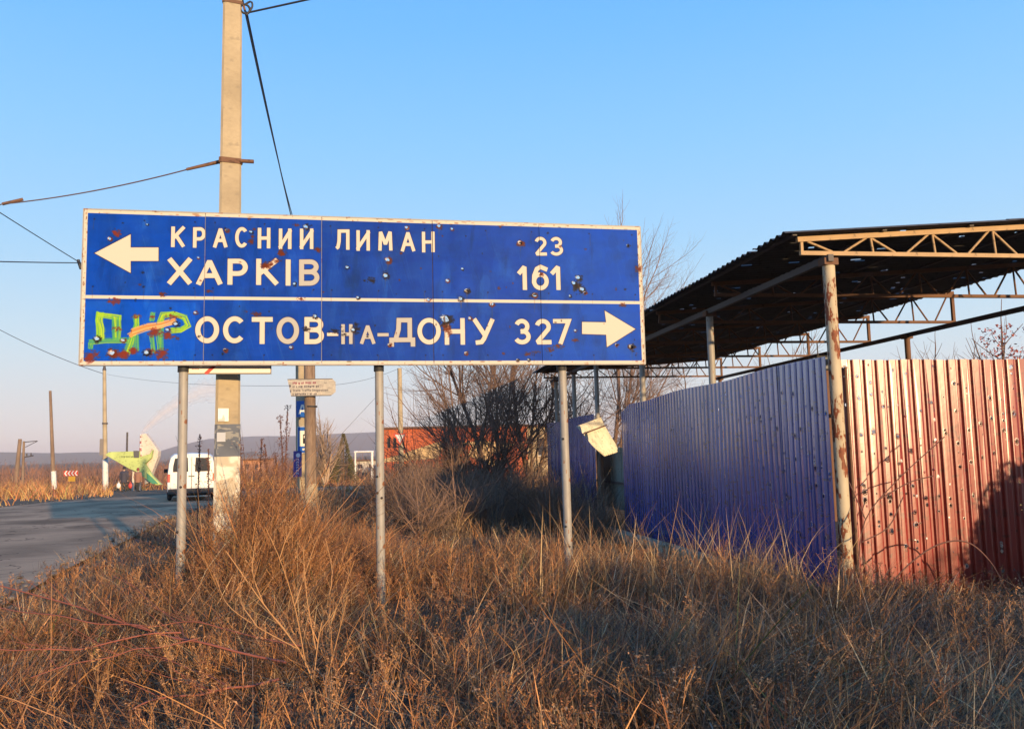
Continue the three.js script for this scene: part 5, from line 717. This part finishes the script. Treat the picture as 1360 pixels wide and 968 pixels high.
function weed(R, h, nb, fuzz, spread = .5) {
  const parts = [], seeds = [], thin = (a, b, r) => { const g = new THREE.CylinderGeometry(r * .6, r, a.distanceTo(b), 3, 1, true); g.deleteAttribute('uv'); return frameAlong(g, a, b).toNonIndexed(); };
  const stem = (p, d, L, r, lev) => { let q = p.clone(), dir = d.clone(); const n = 4; for (let k = 0; k < n; k++) { const e = q.clone().addScaledVector(dir, L / n); parts.push(thin(q, e, r * (1 - k / n * .5))); if (lev > 0 && k > 0) for (let c = 0; c < nb / 3; c++) { const az = R() * 6.283, x = V(Math.cos(az), .2, Math.sin(az)); stem(q.clone().lerp(e, R()), dir.clone().addScaledVector(x, spread * (.7 + R() * .6)).normalize(), L * (.25 + R() * .25), r * .55, lev - 1); } if (k > 1 || lev === 0) for (let c = 0; c < fuzz; c++) { const m = q.clone().lerp(e, R()).add(V((R() - .5) * .02, 0, (R() - .5) * .02)), s = .006 + R() * .008, u = V(R() - .5, R() - .2, R() - .5).normalize().multiplyScalar(s), v = V(R() - .5, R() - .5, R() - .5).normalize().multiplyScalar(s * .7); seeds.push(m.x + u.x, m.y + u.y, m.z + u.z, m.x + v.x, m.y + v.y, m.z + v.z, m.x - u.x, m.y - u.y, m.z - u.z); } q = e; dir = dir.clone().add(V((R() - .5) * .18, .04, (R() - .5) * .18)).normalize(); } };
  stem(V(0, -.03, 0), V((R() - .5) * .3, 1, (R() - .5) * .3).normalize(), h, .0045, 2);
  if (seeds.length) { const g = new THREE.BufferGeometry(); g.setAttribute('position', new THREE.Float32BufferAttribute(seeds, 3)); g.computeVertexNormals(); parts.push(g); }
  return mergeGeometries(parts);
}
// ------------------------------------------------------------------ single plants and branches in the foreground
{
  const mStalk = M({ color: C(.42, .22, .09), roughness: .9 }), mDock = M({ color: C(.13, .06, .045), roughness: .9 });
  const big = (px, py, D, h, seed, label, sp2 = .42) => { const p = at(px, py, D); p.y = groundH(p.x, D); const t = thing('dead_weed', label, 'plant', p), g = weed(rng(seed), h, 4, 1, sp2); put('stems', g, mStalk, t); return t; };
  { const base = at(428, 975, 4.75), t = thing('dead_weed', 'tall branching dead weed standing in the grass before the concrete pole', 'plant', V(base.x, groundH(base.x, 4.75), -4.75)), R = rng(311), seeds = [], st = [[[428, 990], [415, 905], [396, 862], [350, 803], [300, 732]], [[416, 905], [424, 840], [441, 765], [432, 715]], [[406, 885], [391, 805], [371, 742], [352, 700]], [[419, 862], [407, 792], [402, 725]], [[396, 862], [341, 832], [301, 802], [286, 768]], [[424, 940], [446, 855], [462, 790]], [[350, 803], [335, 760], [338, 722]], [[391, 805], [404, 765], [418, 722]], [[424, 840], [450, 800], [470, 745]], [[371, 742], [380, 715], [392, 695]], [[341, 832], [318, 795], [322, 762]]];
    st.forEach((p, i) => { const pts = p.map(([x, y], k) => at(x, y, 4.75 + .25 * Math.sin(i * 2.1) * k / p.length).sub(t.position)), cu = new THREE.CatmullRomCurve3(pts), r = i ? .0036 : .006, gs = []; for (let k = 0; k < 10; k++) gs.push(rod(cu.getPoint(k / 10), cu.getPoint((k + 1.02) / 10), mix(r, r * .5, k / 10), mix(r, r * .5, (k + 1) / 10), 5));
      for (let k = 0; k < 9; k++) { const o = cu.getPoint(.25 + R() * .75), e = o.clone().add(V((R() - .5) * .09, .03 + R() * .07, (R() - .5) * .09)); gs.push(rod(o, e, .0018, .001, 3)); for (let q = 0; q < 9; q++) { const c = o.clone().lerp(e, R() * 1.1), u = V(R() - .5, R() - .5, R() - .5).multiplyScalar(.013), v = V(R() - .5, R() - .5, R() - .5).multiplyScalar(.01); seeds.push(...c.clone().add(u).toArray(), ...c.clone().add(v).toArray(), ...c.clone().sub(u).toArray()); } }
      put('stem', gs, mStalk, t); });
    const g = new THREE.BufferGeometry(); g.setAttribute('position', new THREE.Float32BufferAttribute(seeds, 3)); g.computeVertexNormals(); put('seed_heads', g, M({ color: C(.36, .2, .09), roughness: .95 }), t); t.children[t.children.length - 1].userData = { kind: 'stuff' }; }
  big(250, 940, 4.9, .55, 313, 'short branching dead weed beside the red branches'); big(520, 960, 4.8, .42, 314, 'small dead weed standing in front of the tall branching weed'); big(120, 960, 4.9, .42, 315, 'short dead weed in the rusty grass below the red branches');
  big(970, 930, 5.2, .5, 316, 'thin dead weed in the grass before the rusty shelter post');
  const dock = (px, D, h, seed, label) => { const R = rng(seed), x = px2x(px, D), t = thing('dock_stalk', label, 'plant', V(x, groundH(x, D), -D), 0, 'dark seeding stalks'), lean = V((R() - .5) * .3, h, (R() - .5) * .2); put('stalk', rod(V(0, -.05, 0), lean, .009, .005, 5), mDock, t); const pos = []; for (let k = 0; k < 420; k++) { const tt = .45 + .55 * R(), cl = .5 + .5 * Math.sin(tt * 40 + seed), c = lean.clone().multiplyScalar(tt).add(V((R() - .5) * .09 * cl, 0, (R() - .5) * .09 * cl)), u = V(R() - .5, R() - .5, R() - .5).multiplyScalar(.03), v = V(R() - .5, R() - .5, R() - .5).multiplyScalar(.03); pos.push(...c.clone().add(u).toArray(), ...c.clone().add(v).toArray(), ...c.clone().sub(u).toArray()); } const g = new THREE.BufferGeometry(); g.setAttribute('position', new THREE.Float32BufferAttribute(pos, 3)); g.computeVertexNormals(); put('seed_head', g, mDock, t); };
  [[322, 10.6, 1.75], [340, 10.8, 1.7], [374, 11.2, 2.15], [384, 11.0, 2.0], [312, 10.4, 1.5], [262, 11.5, 1.9], [279, 11.8, 1.7], [365, 10.6, 1.6], [378, 10.9, 1.5]].forEach(([px, D, h], i) => dock(px, D, h, 330 + i, 'tall dark dock stalk with seed clusters on the hump beside the concrete pole'));
  // fallen red-barked branches at the lower left
  const mRedBark = M({ color: C(.25, .075, .045), roughness: .75 }), paths = [
    [[-30, 770, 6.6, .72], [110, 808, 6.2, .6], [200, 838, 5.9, .42], [262, 852, 5.7, .32], [380, 880, 5.5, .15]], [[-30, 800, 6.3, .58], [80, 818, 6.0, .5], [180, 830, 5.9, .42], [250, 850, 5.8, .3]], [[-30, 858, 5.4, .38], [60, 862, 5.35, .36], [150, 852, 5.5, .36], [240, 840, 5.7, .34]],
    [[40, 900, 5.0, .26], [150, 872, 5.3, .3], [210, 860, 5.5, .3], [262, 848, 5.7, .28]], [[170, 828, 6.0, .42], [240, 826, 6.0, .42], [300, 836, 5.9, .36], [400, 858, 5.7, .25]], [[180, 868, 5.4, .28], [250, 888, 5.2, .22], [300, 910, 5.0, .14]], [[170, 945, 4.6, .1], [230, 925, 4.8, .14], [300, 914, 4.9, .12], [370, 902, 5.1, .1]], [[150, 765, 7.0, .62], [200, 800, 6.5, .55], [240, 832, 6.1, .4], [250, 848, 5.8, .3]]];
  paths.forEach((p, i) => { const R = rng(400 + i), pts = []; p.forEach(([x, y, D], k) => { pts.push(at(x, y, D)); if (k < p.length - 1) { const [x2, y2, D2] = p[k + 1]; pts.push(at((x + x2) / 2 + (R() - .5) * 10, (y + y2) / 2 + (R() - .5) * 12, (D + D2) / 2)); } }); const r = [.0085, .0055, .006, .005, .0045, .004, .008, .0035][i], cu = new THREE.CatmullRomCurve3(pts), gs = []; const n = 20; for (let k = 0; k < n; k++) gs.push(rod(cu.getPoint(k / n), cu.getPoint((k + 1.04) / n), mix(r * .55, r, k / n), mix(r * .55, r, (k + 1) / n), 6)); const a = thing('red_branch', ['long red barked branch arching up to the left over the asphalt edge', 'thin red branch beside the longest arching branch', 'red branch lying level across the lower left grass', 'thin red branch rising to the fork of the cut branches', 'slender red branch running right towards the tall dead weed', 'short red branch dipping into the grass', 'thick red branch lying on the ground behind the rusty grass', 'thin red branch dropping from the verge to the fork'][i], 'branch', pts[pts.length - 1].clone(), 0, 'cut red barked branches'); put('stem', gs.map((g) => g.translate(-a.position.x, -a.position.y, -a.position.z)), mRedBark, a);
    for (let k = 0; k < 4; k++) { const q = cu.getPoint(.1 + R() * .6).sub(a.position), e = q.clone().add(V(-.15 - R() * .25, .05 + R() * .15, (R() - .5) * .2)); put('side_twig', rod(q, e, r * .35, r * .15, 4), mRedBark, a); } });
  const st = at(252, 917, 4.9), R = rng(440), sg = new THREE.IcosahedronGeometry(.07, 1), sp3 = sg.attributes.position; for (let i = 0; i < sp3.count; i++) { const k = .8 + .4 * hash2(Math.round(sp3.getX(i) * 900), Math.round(sp3.getY(i) * 900), 4); sp3.setXYZ(i, sp3.getX(i) * 1.6 * k, sp3.getY(i) * .6 * k, sp3.getZ(i) * k); } sg.computeVertexNormals();
  solo('pale_stone', sg.translate(st.x, groundH(st.x, 4.9) + .02, -4.9), M({ color: C(.42, .38, .34) }), 'pale flat stone under the red branches', 'stone');
  // bramble arch against the red fence
  const arch = [at(1165, 800, 8.6), at(1205, 752, 8.6), at(1250, 722, 8.6), at(1285, 720, 8.6), at(1315, 745, 8.6), at(1340, 790, 8.6)], ar = thing('bramble_arch', 'dark bramble stem arching in front of the red fence', 'plant', V(arch[0].x, groundH(arch[0].x, 8.6), -8.6)); put('stem', tube(arch.map((p) => p.sub(ar.position)), .008, 5, 30), mDock, ar);
  const tw = thing('bare_sapling', 'thin bare sapling with crossing twigs before the red fence', 'plant', V(at(1150, 760, 8.7).x, 0, -8.7)), br = [[[1138, 780], [1150, 690], [1190, 640], [1255, 580]], [[1150, 690], [1128, 640]], [[1165, 665], [1210, 640], [1240, 632]], [[1145, 720], [1180, 700], [1200, 660]]]; br.forEach((p) => put('twig', tube(p.map(([a, b]) => at(a, b, 8.7).sub(tw.position)), .006, 5, 14), mDock, tw));
}
renderer.render(scene, camera);
